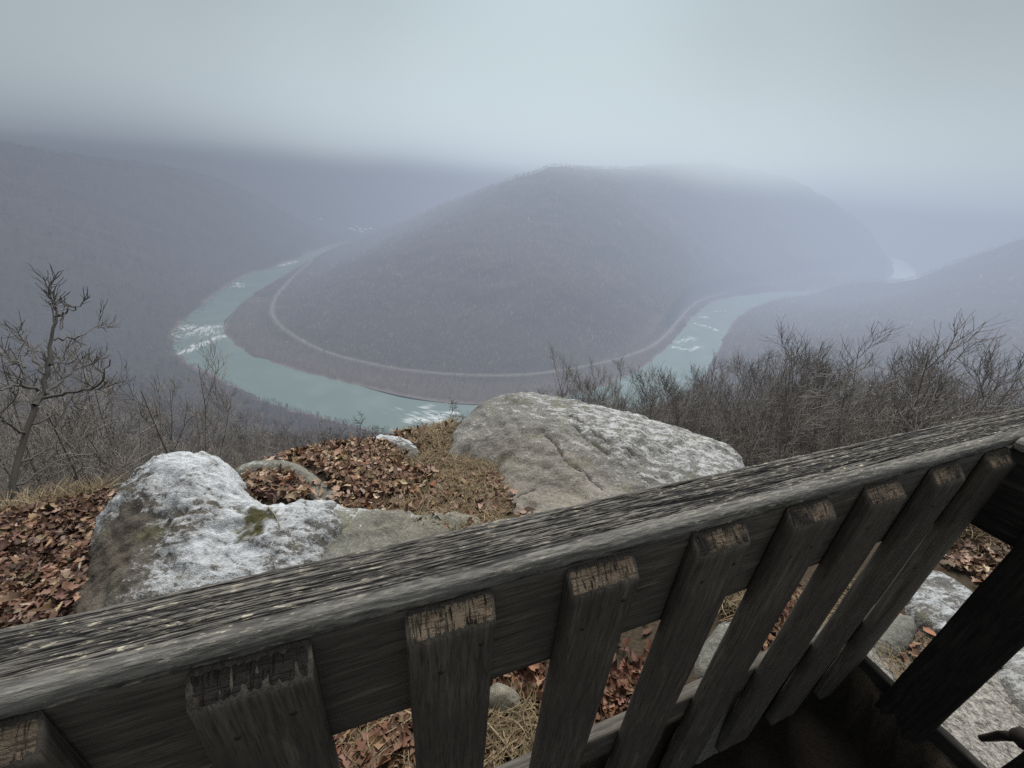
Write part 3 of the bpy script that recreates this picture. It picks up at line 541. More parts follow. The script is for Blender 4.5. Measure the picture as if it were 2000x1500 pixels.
rock('rock', 'small white frosted rock poking out of the leaf bank',
     [(705, 862, -1.70, .9, 0), (738, 845, -1.68, .95, 0), (768, 848, -1.67, .95, 0), (805, 858, -1.66, .9, 0), (822, 880, -1.67, .85, 0), (815, 900, -1.68, .4, .1), (785, 905, -1.69, .3, .1), (772, 885, -1.68, .2, .2), (765, 868, -1.675, .7, .1), (735, 870, -1.69, .8, 0)], [(800, 880, -1.66, .3, .1)],
     mr2, res=.008, roll=.05, rw=.06, amp=.008, jag=.008)
rock('rock', 'brown rounded stone under the fence between its third and fourth pickets',
     [(940, 1340, -1.60, 0, .8), (985, 1320, -1.58, 0, .9), (1025, 1350, -1.60, 0, .8), (1020, 1410, -1.65, 0, .7), (960, 1420, -1.66, 0, .6), (920, 1380, -1.64, 0, .7)], [(975, 1365, -1.585, 0, .8)], mr3, res=.009, roll=.06, rw=.08, amp=.01, jag=.008)
rock('rock', 'greenish grey rock glimpsed between pickets right of the fence middle',
     [(1375, 1240, -1.58, .3, 0), (1420, 1200, -1.55, .4, .1), (1470, 1210, -1.56, .4, .1), (1480, 1290, -1.6, .3, .1), (1420, 1360, -1.65, .2, .2), (1350, 1330, -1.64, .2, .2)], [(1420, 1270, -1.57, .3, .1)], mr3, res=.009, roll=.06, rw=.1, amp=.012, jag=.01)
rock('stone_slab', 'flat pale stone slab lying on the gravel past the corner post',
     [(1790, 1130, -1.830, .6, .1), (1830, 1105, -1.820, .65, .1), (1900, 1150, -1.820, .65, .1), (1960, 1190, -1.820, .6, .1), (1900, 1260, -1.850, .6, .1), (1830, 1230, -1.850, .6, .1), (1780, 1190, -1.850, .6, .1)], [], mr2, res=.009, roll=.04, rw=.05, amp=.006, jag=.008)
rock('rock', 'dark ridged stone beside the pale slab on the gravel',
     [(1680, 1230, -1.830, .2, .1), (1760, 1190, -1.820, .25, .1), (1800, 1205, -1.830, .2, .1), (1790, 1255, -1.850, .2, .1), (1740, 1300, -1.880, .15, .1), (1680, 1290, -1.880, .15, .1)], [], mr3, res=.009, roll=.05, rw=.07, amp=.015, jag=.01)
rock('stone_slab', 'broad light grey stone ledge at the lower right corner beyond the side fence',
     [(1960, 1290, -1.855, .5, .1), (2010, 1250, -1.850, .5, .1), (2160, 1290, -1.850, .5, .1), (2180, 1420, -1.860, .5, .1), (2060, 1440, -1.870, .4, .2), (1990, 1370, -1.870, .4, .2)], [], mr1, res=.012, roll=.03, rw=.05, amp=.006, jag=.012)
_dg = bpy.context.evaluated_depsgraph_get; bpy.context.view_layer.update()
from mathutils.bvhtree import BVHTree
def bvh_of(objs):
    V = []; Fc = []
    for o in objs:
        n0_ = len(V); mw = o.matrix_world; V += [mw @ v.co for v in o.data.vertices]; Fc += [[i+n0_ for i in p.vertices] for p in o.data.polygons]
    return BVHTree.FromPolygons(V, Fc)
TOP = bvh_of([ledge]+[q[2] for q in ROCKZ]); GROUND = bvh_of([ledge])
def top_hit(x, y, bv=None):
    if bv is GROUND and -x*math.sin(R_(22.06))+y*math.cos(R_(22.06)) < .52 and x*math.cos(R_(22.06))+y*math.sin(R_(22.06)) < 1.97: return None, None
    h = (bv or TOP).ray_cast(Vector((x, y, 3)), Vector((0, 0, -1))); return (h[0].z, h[1]) if h[0] else (None, None)

# ================================================================== LEAF LITTER, DEAD GRASS, STICKS
def poly_plan(l, z=-1.68): return [tuple(atz(u, v, z)[:2]) for u, v in l]
def sample_poly(poly, n, g):
    p = np.array(poly); lo, hi = p.min(0), p.max(0); out = np.zeros((0, 2))
    while len(out) < n:
        q = g.uniform(lo, hi, (n*2, 2)); out = np.vstack([out, q[inside(q[:, 0], q[:, 1], poly)]])
    return out[:n]
b = NB('dead_oak_leaf'); co = b.co('Object'); c = b.mix(b.noise(60, 3, .6, co), b.attr('Col', 'Color'), b.mix(.45, b.attr('Col', 'Color'), (.02, .012, .008))); m_leaf = b.surf(c, .65, spec=.25)
def leaves(name, label, regions, g, stack=.05, L=(.033, .074), cols=None):
    xs = np.linspace(0, 1, 9); wdl = np.array([.02, .16, .10, .27, .15, .30, .16, .18, .01]); wdo = np.array([.0, .10, .19, .25, .27, .24, .18, .09, .0]); V = []; Fc = []; CO = []; off = 0
    strip = np.concatenate([gridfaces(9, 3)])
    for poly, n, zk in regions:
        for px, py in sample_poly(poly, n, g):
            if g.random() < .2: px += g.normal(0, .09); py += g.normal(0, .09)
            z, nn = top_hit(px, py, GROUND)
            if z is None: continue
            L_ = g.uniform(*L)*(1.5 if g.random() < .08 else 1); wd = wdl if g.random() < .5 else wdo*g.uniform(.6, 1.1); w = wd*L_*g.uniform(.75, 1.15)*(1+.25*g.normal(0, 1, 9)).clip(.4, 1.6); w[-1] = 0; crl = g.normal(0, .9); fold = g.uniform(-.4, .9); tw = g.normal(0, .6)
            x_ = xs*L_-L_/2; zc = crl*(xs-.5)**2*L_*1.2
            loc = np.stack([np.stack([x_, sg*w*np.cos(tw*(xs-.5)), zc+(abs(sg)*fold*w)+sg*w*np.sin(tw*(xs-.5))], -1) for sg in (-1, 0, 1)], 1).reshape(-1, 3)
            a = g.uniform(0, 6.28); tilt = g.normal(0, .38); tl2 = g.normal(0, .38)
            M = Matrix.Rotation(a, 3, 'Z') @ Matrix.Rotation(tilt, 3, 'X') @ Matrix.Rotation(tl2, 3, 'Y'); q = nn.rotation_difference(Vector((0, 0, 1))).inverted().to_matrix() if nn.z > .5 else Matrix.Identity(3)
            loc = loc @ np.array((q @ M)).T
            V.append(loc+np.array([px, py, z+.012+g.random()**1.5*stack*zk])); Fc.append(strip+off); off += 27
            c = (cols or LC)[g.choice(len(cols or LC), p=LP if cols is None else None)]; c = np.array(c)*np.array([1.08, 1.12, 1.12])*g.uniform(.5, 1.4)*np.array([1, g.uniform(.92, 1.1), g.uniform(.85, 1.2)]); CO.append(np.tile(c, (27, 1)))
    o = obj(name, mesh(name, np.concatenate(V), np.concatenate(Fc), [m_leaf], attrs={'Col': np.concatenate(CO)})); return tag(o, label, kind='stuff')
LC = [(.29, .175, .115), (.39, .26, .18), (.23, .13, .086), (.52, .39, .28), (.12, .072, .05), (.33, .15, .09)]; LP = [.3, .24, .18, .11, .11, .06]
gL = np.random.default_rng(21)
leaves('leaf_litter', 'bank of brown fallen oak leaves between the boulders', [
    (poly_plan([(545, 880), (600, 855), (690, 852), (760, 865), (775, 895), (800, 920), (860, 930), (800, 985), (700, 985), (650, 945), (610, 905), (575, 888)]), 4300, 1.0),
    (poly_plan([(860, 930), (800, 975), (640, 985), (700, 1040), (960, 1060), (990, 985), (965, 920)]), 1500, .45), (poly_plan([(760, 840), (780, 822), (830, 812), (880, 800), (870, 880), (825, 880)]), 450, .5), (poly_plan([(765, 842), (800, 830), (812, 845), (780, 850)]), 50, 1.2)], gL)
leaves('leaf_litter', 'small pocket of brown leaves caught inside the grey rock rim', [(poly_plan([(478, 935), (500, 920), (540, 918), (575, 932), (598, 958), (600, 975), (540, 978), (500, 972)], -1.60), 520, .9)], gL)
leaves('leaf_litter', 'dark drift of fallen leaves at the far left edge behind the rail', [(poly_plan([(-160, 1000), (-20, 985), (100, 985), (215, 962), (240, 1010), (225, 1060), (190, 1140), (150, 1220), (0, 1260), (-160, 1290)], -1.75), 5200, 1.0)], gL, cols=[(.21, .115, .078), (.27, .16, .11), (.16, .085, .056), (.36, .25, .18), (.09, .052, .038)])
leaves('leaf_litter', 'scattered leaves lying on the ground under the fence', [
    (poly_plan([(560, 1420), (900, 1380), (900, 1560), (500, 1600)], -1.66), 700, .6), (poly_plan([(940, 1310), (1060, 1290), (1060, 1500), (930, 1500)], -1.66), 380, .5), (poly_plan([(1190, 1330), (1290, 1280), (1300, 1420), (1150, 1440)], -1.66), 600, .6), (poly_plan([(1480, 1130), (1560, 1090), (1560, 1330), (1440, 1400)], -1.66), 500, .5)], gL, cols=[(.17, .075, .045), (.22, .115, .075), (.25, .15, .09), (.12, .055, .035)])
leaves('leaf_litter', 'few rusty leaves on the ground beyond the corner post', [(poly_plan([(1840, 1095), (1880, 1070), (1960, 1080), (1990, 1110), (1930, 1140), (1890, 1120)], -1.88), 320, .8), (poly_plan([(1690, 1240), (1800, 1180), (1850, 1240), (1760, 1320)], -1.88), 40, .5)], gL)
b = NB('dead_grass_blade'); co = b.co('Object'); m_gr = b.surf(b.mix(b.noise(25, 3, .6, co), b.attr('Col', 'Color'), (.10, .075, .04)), .8, spec=.2)
def grass(name, label, regions, g, up=.35):
    V = []; Fc = []; CO = []; off = 0; st = gridfaces(5, 2)
    for poly, n, L, u_ in regions:
        for px, py in sample_poly(poly, n, g):
            z, nn = top_hit(px, py, GROUND)
            if z is None: continue
            l = L*g.uniform(.5, 1.3); a = g.uniform(0, 6.28); e = abs(g.normal(0, .3))*u_+.05; k = np.linspace(0, 1, 5); cv = g.normal(0, .6)
            r_ = k*l*math.cos(e); X_ = np.cos(a+cv*k)*r_; Y_ = np.sin(a+cv*k)*r_; Z_ = l*math.sin(e)*k-l*.5*k*k*math.sin(e)*.8
            w = .0022*g.uniform(.6, 1.5)*(1-.7*k); nx, ny = -math.sin(a), math.cos(a)
            p = np.stack([np.stack([X_-nx*w, Y_-ny*w, Z_], -1), np.stack([X_+nx*w, Y_+ny*w, Z_+w*.6], -1)], 1).reshape(-1, 3)
            V.append(p+np.array([px, py, z+.004+.03*g.random()*u_])); Fc.append(st+off); off += 10
            CO.append(np.tile(np.array([(.40, .30, .185), (.29, .20, .12), (.50, .41, .28), (.19, .14, .085), (.23, .20, .11)][g.integers(5)])*g.uniform(.7, 1.15), (10, 1)))
    o = obj(name, mesh(name, np.concatenate(V), np.concatenate(Fc), [m_gr], attrs={'Col': np.concatenate(CO)})); return tag(o, label, kind='stuff')
gG = np.random.default_rng(5)
grass('dead_grass', 'matted straw coloured grass and pine needles between the leaf bank and the big boulder', [
    (poly_plan([(770, 900), (830, 890), (900, 890), (962, 900), (975, 935), (985, 960), (975, 1050), (880, 1060), (760, 1020), (720, 960)]), 5200, .10, 1.), (poly_plan([(770, 838), (830, 812), (890, 790), (880, 840), (868, 900), (825, 905), (822, 870)]), 1500, .09, 1.3), (poly_plan([(600, 870), (760, 870), (760, 960), (680, 960)]), 1300, .10, 1.2)], gG)
grass('dead_grass', 'tufts of dry grass growing under the fence', [(poly_plan([(930, 1380), (1060, 1380), (1040, 1510), (900, 1510)], -1.66), 900, .10, 1.4), (poly_plan([(1400, 1190), (1470, 1140), (1480, 1190), (1430, 1220)], -1.66), 450, .12, 1.8), (poly_plan([(560, 1440), (820, 1400), (820, 1560), (560, 1560)], -1.66), 700, .09, .8), (poly_plan([(1560, 1120), (1700, 1060), (1690, 1240), (1500, 1380)], -1.64), 700, .08, 1.)], gG)
grass('dead_grass', 'dry orange grass behind the corner post', [(poly_plan([(1840, 1020), (2000, 1010), (2060, 1080), (1960, 1090), (1880, 1075)], -1.88), 1900, .22, 2.6), (poly_plan([(1690, 1250), (1850, 1230), (1880, 1330), (1740, 1350)], -1.88), 500, .06, .8)], gG)
grass('dead_grass', 'sparse grass fringe at the left brink of the ledge', [(poly_plan([(-60, 985), (60, 965), (200, 955), (210, 975), (100, 990), (0, 995)], -1.78), 900, .16, 2.2)], gG)
m_stick = bark('dead_stick', (.20, .17, .13), (.42, .38, .31), 0, 30)
def stick(label, uv, z, r, lift=.02):
    pts = []
    for u, v in uv:
        q = atz(u, v, z); h, _ = top_hit(q[0], q[1]); pts.append((q[0], q[1], (h if h is not None else z)+lift))
    pts = smooth_line(np.array(pts), 16, 2); V, Q = tubes([(pts, np.linspace(r, r*.55, 16))], 6); o_ = V.mean(0); o = obj('stick', mesh('stick', V-o_, Q, [m_stick])); o.location = o_; tag(o, label, 'stick')
stick('pale curved stick lying on the leaves beside the frosted boulder', [(168, 1095), (160, 1110), (166, 1125), (155, 1140)], -1.70, .006, .05)
stick('long thin stick leaning at the brink left of the frosted boulder', [(140, 968), (190, 955), (240, 940)], -1.72, .007, .06)
stick('thin pale twig lying across the mossy patch of the ridge', [(532, 1020), (545, 1035), (553, 1052)], -1.58, .0035, .008)
stick('bent straw coloured twig near the small white rock', [(812, 905), (835, 925), (845, 950)], -1.68, .004, .05)

# ================================================================== FENCE
AZ = R_(22.06); n0 = .4434
def wood_mat(name, base=(.045, .046, .046), light=(.20, .19, .175), axis=0, pale=(.42, .38, .29), wet=0., pl=.5, rough=.85, fine=1.):
    b = NB(name); sc = [95*fine]*3; sc[axis] = 4.5*fine; sc2 = [260*fine]*3; sc2[axis] = 16*fine; sc3 = [34*fine]*3; sc3[axis] = 4
    co = b.co('Object'); g1 = b.noise(1., 5, .6, b.co('Object', tuple(sc)), .4); g2 = b.noise(1., 3, .6, b.co('Object', tuple(sc2))); g3 = b.noise(1., 3, .6, b.co('Object', tuple(sc3))); bl = b.noise(5, 4, .6, co)
    oi = b.n('ObjectInfo')
    c = b.mix(b.ramp(g1, [(.30, 0), (.72, 1)]), base, light); c = b.mix(b.math('MULTIPLY', b.ramp(g2, [(.36, 1), (.52, 0)]), .55), c, b.mix(.8, base, (0, 0, 0)))
    c = b.mix(b.math('MULTIPLY', b.ramp(bl, [(.35, 1), (.65, 0)]), .65), c, base)
    c = b.mix(b.math('MULTIPLY', b.ramp(g3, [(.60, 0), (.70, 1)]), pl), c, pale)
    h = b.math('ADD', b.math('MULTIPLY', g1, .8), b.math('MULTIPLY', g2, .5))
    return b.surf(c, rough, b.bump(h, .45, .005), spec=.25)
m_wx = wood_mat('weathered_board', base=(.074, .067, .058), light=(.20, .182, .155), axis=0, pl=.3); m_wz = wood_mat('weathered_picket', base=(.072, .064, .055), light=(.175, .156, .131), axis=2, pale=(.30, .26, .2), pl=.3)
m_wy = wood_mat('weathered_shaded_side_board', base=(.012, .011, .010), light=(.06, .055, .048), axis=1, pl=.1); m_wd = wood_mat('shaded_side_picket', base=(.008, .0075, .007), light=(.045, .040, .034), axis=2, pale=(.1, .09, .07), pl=.15)  # shade of the side run painted into much darker wood
# end grain: cracked, paler
b = NB('end_grain'); co = b.co('Object')
wv = b.noise(1, 5, .7, b.co('Object', (170, 26, 26)), .6); rg_ = b.noise(1, 3, .6, b.co('Object', (22, 210, 210)), .3); fn_ = b.noise(420, 3, .7, co)
ck = b.math('MULTIPLY', b.ramp(wv, [(.37, 0), (.46, 1)]), b.ramp(rg_, [(.34, .35), (.5, 1)]))
c = b.mix(b.noise(26, 5, .7, co), (.19, .14, .098), (.50, .395, .285)); c = b.mix(b.math('MULTIPLY', fn_, .4), c, (.12, .09, .065)); c = b.mix(b.math('MULTIPLY', b.attr('wet'), .92), c, (.024, .025, .027)); c = b.mix(ck, (.022, .018, .014), c)
m_end = b.surf(c, .9, b.bump(b.math('ADD', ck, fn_), .8, .005), spec=.2)
b = NB('rusty_iron'); m_iron = b.surf(b.mix(b.noise(40, 3, .6, b.co('Object')), (.012, .012, .013), (.05, .035, .028)), .6, spec=.4)
# cap rail: real furrows along the grain
b = NB('furrowed_cap'); co = b.co('Object'); gv = b.attr('groove'); edge = b.attr('edge')
f1 = b.noise(1., 4, .65, b.co('Object', (30, 190, 190))); f2 = b.noise(1., 3, .6, b.co('Object', (42, 150, 150))); bl = b.noise(4.5, 4, .6, b.co('Object', (.6, 3, 3)))
c = b.mix(gv, (.017, .0175, .018), b.mix(bl, (.090, .084, .076), (.265, .248, .222)))
c = b.mix(b.math('MULTIPLY', b.ramp(f1, [(.38, 1), (.52, 0)]), .7), c, (.012, .013, .015))
fl_ = b.math('MULTIPLY', b.math('MULTIPLY', b.ramp(f2, [(.585, 0), (.64, 1)]), gv), b.ramp(b.noise(3.2, 3, .5, b.co('Object', (1, 3, 3))), [(.40, .25), (.6, 1)])); c = b.mix(fl_, c, (.55, .50, .39))
c = b.mix(b.math('MULTIPLY', edge, .5), c, b.mix(f1, (.10, .098, .09), (.62, .60, .54)))  # light from above on the rounded front edge, painted as paler wood
m_cap = b.surf(c, .8, b.bump(b.math('ADD', f1, b.math('MULTIPLY', f2, .5)), .7, .004), spec=.3)
def cap_mesh(L0, L1, y0, y1, zt, th, dx, nw, along=0):
    s_ = np.arange(L0, L1, dx); k = 9; W_ = y1-y0; rc = .010; rn = .024
    prof = []; 
    for q in np.linspace(-th, -rn, 4): prof.append((y0, q))
    for q in np.linspace(0, PI/2, 14)[1:-1]: prof.append((y0+rn-rn*math.cos(q), -rn+rn*math.sin(q)))
    for q in np.linspace(y0+rn, y1-rc, nw): prof.append((q, 0.))
    for q in np.linspace(PI/2, 0, 6)[1:-1]: prof.append((y1-rc+rc*math.cos(q), -rc+rc*math.sin(q)))
    for q in np.linspace(-rc, -th, 5): prof.append((y1, q))
    prof = np.array(prof); cum = np.concatenate([[0], np.cumsum(np.linalg.norm(np.diff(prof, axis=0), axis=1))])
    SS, CC = np.meshgrid(s_, cum, indexing='ij'); wob = .003*fbm(SS*2.2, CC*2, 2)
    g1 = fbm(SS*2.2+3, (CC+wob)*185, 3, .7); g2 = fbm(SS*16, (CC+wob)*420+7, 2, .7); gv_ = np.clip(.55+1.5*g1+1.5*g2, 0, 1)
    cc_ = np.clip(1-np.abs(pn(SS*26+3*CC*20, CC*9+2))*16, 0, 1)*sstep(.12, .3, pn(SS*5+4, CC*25)); gv_ = gv_*(1-.9*cc_)
    sp = np.clip(1-np.abs(pn(SS*.8+11, (CC+wob)*38))*14, 0, 1)*sstep(-.1, .2, pn(SS*1.9, CC*30)); gv_ = gv_*(1-sp)
    dep = ((gv_-1)*.0036-sp*.005)*np.where(prof[None, :, 0] < y0+.026, .25, 1.)
    tnm = np.gradient(prof, axis=0); tnm /= np.linalg.norm(tnm, axis=1)[:, None]; nrm = np.stack([-tnm[:, 1], tnm[:, 0]], -1)
    lf = .0035*fbm(SS*1.6, CC*0+2, 3)
    Yp = prof[None, :, 0]+nrm[None, :, 0]*dep+(prof[None, :, 0] > y1-.02)*lf-(prof[None, :, 0] < y0+.02)*lf*.6; Zp = zt+prof[None, :, 1]+nrm[None, :, 1]*dep
    edge_light = np.clip(1.25-np.abs(prof[:, 0]-y0-.004)/.020, 0, 1)*sstep(-th*.98, -th*.7, prof[:, 1]); edge_light = np.tile(edge_light, (len(s_), 1))*np.clip(.85+1.2*fbm(SS*3, CC*70, 3), 0, 1)
    P = [SS, Yp, Zp] if along == 0 else [Yp*0, SS, Zp]
    V = np.stack([SS, Yp, Zp], -1)
    return V.reshape(-1, 3), gridfaces(len(s_), len(prof)), {'groove': gv_.ravel(), 'edge': edge_light.ravel()}, len(prof)
fence = empty('wooden_fence', (0, 0, 0), AZ); tag(fence, 'weathered grey picket fence with furrowed top rail along the cliff edge', 'fence')
V, Q, at_, npf = cap_mesh(-1.5, 2.32, n0, .561, -.6, .038, .0045, 170)
Fl = [tuple(q) for q in Q.tolist()]; Fl += [tuple(range(npf-1, -1, -1)), tuple(range(len(V)-npf, len(V)))]
obj('top_rail', mesh('top_rail', V, Fl, [m_cap], attrs=at_), fence)
def board(name, x0, x1, y0, y1, z0, z1, m, par, axis, seed=0, rough=.0025, bev=.006, mats=None):
    """sawn board: cross-section with eased corners swept along its length in many short steps, surface slightly uneven"""
    ax = axis; lims = [(x0, x1), (y0, y1), (z0, z1)]; a0, a1 = lims[ax]; o1, o2 = [i for i in range(3) if i != ax]; (p0, p1), (q0, q1) = lims[o1], lims[o2]
    pr = []
    def side(A, B, n): return [(A[0]+(B[0]-A[0])*t_, A[1]+(B[1]-A[1])*t_) for t_ in np.linspace(0, 1, n)]
    e = bev
    for A, B in (((p0+e, q0), (p1-e, q0)), ((p1, q0+e), (p1, q1-e)), ((p1-e, q1), (p0+e, q1)), ((p0, q1-e), (p0, q0+e))): pr += side(A, B, max(3, int(np.hypot(B[0]-A[0], B[1]-A[1])/.02)))
    pr = np.array(pr); n_ = max(8, int((a1-a0)/.018)); al = np.linspace(a0, a1, n_); AA, K = np.meshgrid(al, np.arange(len(pr)), indexing='ij')
    cen = pr.mean(0); dirs = pr-cen; dirs /= np.linalg.norm(dirs, axis=1)[:, None]
    dd = rough*fbm(AA*3+seed*7.7, pr[None, :, 0]*40+pr[None, :, 1]*55+seed, 3)
    PQ = pr[None]+dirs[None]*dd[..., None]; V = np.zeros(AA.shape+(3,)); V[..., ax] = AA; V[..., o1] = PQ[..., 0]; V[..., o2] = PQ[..., 1]
    Fq = [tuple(q) for q in gridfaces(n_, len(pr), True).tolist()]; m_ = len(pr)
    Fq += [tuple(range(m_-1, -1, -1)), tuple(range((n_-1)*m_, n_*m_))]
    return V.reshape(-1, 3), Fq, (n_, m_)
V, Fq, _ = board('', -1.9, 1.94, n0+.002, n0+.040, -.945, -.6385, None, None, 0, 1); obj('upper_stringer', mesh('upper_stringer', V, Fq, [m_wx]), fence)
V, Fq, _ = board('', -1.9, 1.94, n0+.002, n0+.040, -1.62, -1.475, None, None, 0, 2); obj('lower_stringer', mesh('lower_stringer', V, Fq, [m_wx]), fence)
def picket(par, s0, w, yf, yb, zb, ztop, seed, wet, slope=1.0, swap=False, label=None, lean=0.):
    """upright with its head cut to a slope; swap: pickets of the side run (facing -x)"""
    g = np.random.default_rng(seed); V, Fq, (n_, m_) = board('', s0, s0+w, yf, yb, zb, ztop, None, None, 2, seed, .0035, .005); V = V.copy(); t_ = (V[:, 2]-zb)/(ztop-zb)
    top = ztop-(yb-V[:, 1])*slope; V[:, 2] = zb+t_*(top-zb); V[:, 0] += lean*(V[:, 2]-ztop)
    # roughened head as its own small grid
    nx_, ny_ = 34, 12; hx, hy = np.meshgrid(np.linspace(s0+.003, s0+w-.003, nx_), np.linspace(yf+.003, yb-.001, ny_), indexing='ij')
    e_ = np.minimum(np.minimum(hx-s0, s0+w-hx), np.minimum(hy-yf, yb-hy)); hz = ztop-(yb-hy)*slope+.0022-.006*np.clip(1-e_/.008, 0, 1)-.004*np.clip(fbm(hx*160+seed, hy*30, 3)*1.6, 0, 1)
    H = np.stack([hx+lean*(hz-ztop), hy, hz], -1).reshape(-1, 3); hf = [tuple(q[::-1]) for q in (gridfaces(nx_, ny_)+len(V)).tolist()]
    wv_ = np.clip(wet+ (.9 if wet > .3 else .25)*fbm(hx*14+seed*3, hy*20, 3)*2, 0, 1).ravel()
    AV = np.vstack([V, H]); 
    if swap: AV = AV[:, [1, 0, 2]]; hf = [f[::-1] for f in hf]; Fq = [f[::-1] for f in Fq]
    me = mesh('picket', AV, Fq+hf, [m_wd if swap else m_wz, m_end], attrs={'wet': np.concatenate([np.zeros(len(V)), wv_])}, mi=[0]*len(Fq)+[1]*len(hf))
    o = obj('picket', me, par)
    if label: o['label'] = label
    for k in range(2):
        nx2 = s0+w*(.27 if k == 0 else .8)+g.normal(0, .008); nz2 = ztop-.10-(.035 if k == 0 else .0)+g.normal(0, .012); th = np.linspace(0, 2*PI, 11)[:-1]; r_ = .0045
        rg = [(nx2+lean*(nz2-ztop)+r_*math.cos(q)*f_, yf-d_, nz2+r_*math.sin(q)*f_) for f_, d_ in ((1, -.004), (1, .0015), (.6, .0022)) for q in th]; rg = np.array(rg)
        if swap: rg = rg[:, [1, 0, 2]]
        ff = [tuple(q) for q in gridfaces(3, 10, True).tolist()]+[tuple(range(20, 30))]; nl = obj('nail', mesh('nail', rg, ff, [m_iron]), o)
    return o
pk = [(-1.17, .15, .2), (-.87, .15, .1), (-.578, .155, .1), (-.275, .158, 1.5), (.022, .152, .02), (.322, .153, .12), (.624, .153, .62), (.915, .154, .6), (1.208, .15, .3), (1.505, .145, .45), (1.80, .145, .6)]
for i, (s_, w, wet) in enumerate(pk):
    lb = {3: 'picket with a blackened charred looking head', 4: 'picket with a pale dry cracked head'}.get(i)
    picket(fence, s_, w, n0-.038, n0+.001, -2.0, -.6425+rng.normal(0, .002), 40+i, wet, 1.05, label=lb, lean=rng.normal(0, .004))
V, Fq, _ = board('', 1.985, 2.085, n0+.045, n0+.14, -2.1, -.642, None, None, 2, 9); obj('corner_post', mesh('corner_post', V, Fq, [m_wz]), fence)
# side run, coming back towards the viewer
side = empty('wooden_fence', (0, 0, 0), AZ); tag(side, 'shadowed side run of picket fence turning back at the right corner', 'fence')
SX = 1.905
V, Q, at_, npf = cap_mesh(-.9, n0-.006, 0, .12, -.6, .038, .008, 60)
V2 = np.stack([SX+.035+.12-V[:, 1]*1.0-.0, V[:, 0], V[:, 2]], -1); V2[:, 0] = SX+.03+V[:, 1]
Fl = [tuple(q[::-1]) for q in Q.tolist()]; Fl += [tuple(range(npf)), tuple(range(len(V2)-1, len(V2)-npf-1, -1))]
obj('top_rail', mesh('top_rail', V2, Fl, [m_cap], attrs=at_), side)
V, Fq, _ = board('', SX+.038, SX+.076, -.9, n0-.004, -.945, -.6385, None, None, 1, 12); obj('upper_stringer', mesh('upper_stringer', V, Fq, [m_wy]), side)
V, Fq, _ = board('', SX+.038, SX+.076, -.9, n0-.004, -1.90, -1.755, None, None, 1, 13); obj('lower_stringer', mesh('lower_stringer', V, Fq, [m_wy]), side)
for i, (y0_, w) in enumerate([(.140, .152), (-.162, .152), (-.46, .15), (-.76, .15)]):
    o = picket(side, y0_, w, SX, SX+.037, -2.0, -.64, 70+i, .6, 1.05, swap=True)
# iron bolt sticking out of the side run
V, Q = tubes([(np.array([(SX+.05, .062, -1.655), (SX+.05, .052, -1.625), (SX+.05, .038, -1.58), (SX+.05, .02, -1.545)]), [.010, .012, .015, .018]), (np.array([(SX+.05, -.03, -1.50), (SX+.05, -.01, -1.52), (SX+.05, .012, -1.535), (SX+.05, .028, -1.548)]), [.030, .036, .034, .018])], 10)
obj('bolt', mesh('bolt', V, Q, [m_iron]), side)

# ================================================================== NEAR TREES (each one its own)
def part_mesh(name, polys, sides, m): V, Q = tubes(polys, sides); return mesh(name, V, Q, [m], smooth=True)
def crown_mesh(a, c_, mt, mtw):
    V, Q = tubes(a, 4); V2, Q2 = tubes(c_, 3); return mesh('branches', np.vstack([V, V2]), np.vstack([Q, Q2+len(V)]), [mt, mtw], mi=[0]*len(Q)+[1]*len(Q2))
def tree_kind(seed, mt, mtw, sides=(7, 5, 4, 3), **kw):
    L = bare_tree(seed, **kw); return part_mesh('trunk', L[0], sides[0], mt), crown_mesh(L[1]+L[2], L[3], mt, mtw)
KINDS = [tree_kind(500+i, m_bark, m_twig, H=8, spread=.36, r=.038, n1=10, n2=6, n3=6, stems=3, tw=.0038, seg=(8, 6, 4, 3), up=.12, first=.3) for i in range(5)]
KPALE = [tree_kind(540+i, m_pale, m_twig, H=8, spread=.40, r=.036, n1=10, n2=6, n3=5, stems=3, tw=.004, seg=(8, 6, 4, 3), up=.10, first=.3) for i in range(2)]
KONE = [tree_kind(560+i, m_bark, m_twig, H=8, spread=.42, r=.06, n1=14, n2=6, n3=5, stems=1, tw=.004, seg=(9, 6, 4, 3), up=.07, first=.25) for i in range(3)]
def put_tree(kind, x, y, z, sc, label, group=None, name='bare_tree'):
    t_ = empty(name, (x, y, z), rng.uniform(0, 6.28)); t_.scale = (sc,)*3; tag(t_, label, 'tree', group)
    for nm, me in zip(('trunk', 'branches'), kind): obj(nm, me, t_)
    return t_
def top_v(u, tab): return float(np.interp(u, [q[0] for q in tab], [q[1] for q in tab]))
TABR = [(1080, 765), (1200, 735), (1290, 690), (1360, 655), (1430, 650), (1490, 690), (1560, 690), (1640, 660), (1720, 640), (1790, 615), (1860, 605), (1930, 625), (2000, 650), (2200, 640)]
def thicket(n, u0, u1, tab, dlo, dhi, kinds, label, group, jit=(0, 150), hmax=15):
    for i in range(n):
        u = u0+(u1-u0)*(i+rng.random())/n; d = dlo+(dhi-dlo)*rng.random()**1.2; v = top_v(u, tab)+rng.uniform(*jit)
        r = ray(u, v); r = r/np.hypot(r[0], r[1]); x, y, zt = r*d; zb = float(ground_z(np.array([x]), np.array([y]))[0]); h = zt-zb
        if float(ledge_out(np.array([x]), np.array([y]))[0]) < .9: continue
        h = min(max(h, 2.0), hmax); put_tree(kinds[rng.integers(len(kinds))], x, y, zb-.1, h/7.6, label, group)
thicket(48, 1470, 2160, TABR, 6.5, 17, KINDS, 'bare many stemmed tree in the dark thicket above the right end of the rail', 'trees of the dark right thicket', (22, 140))
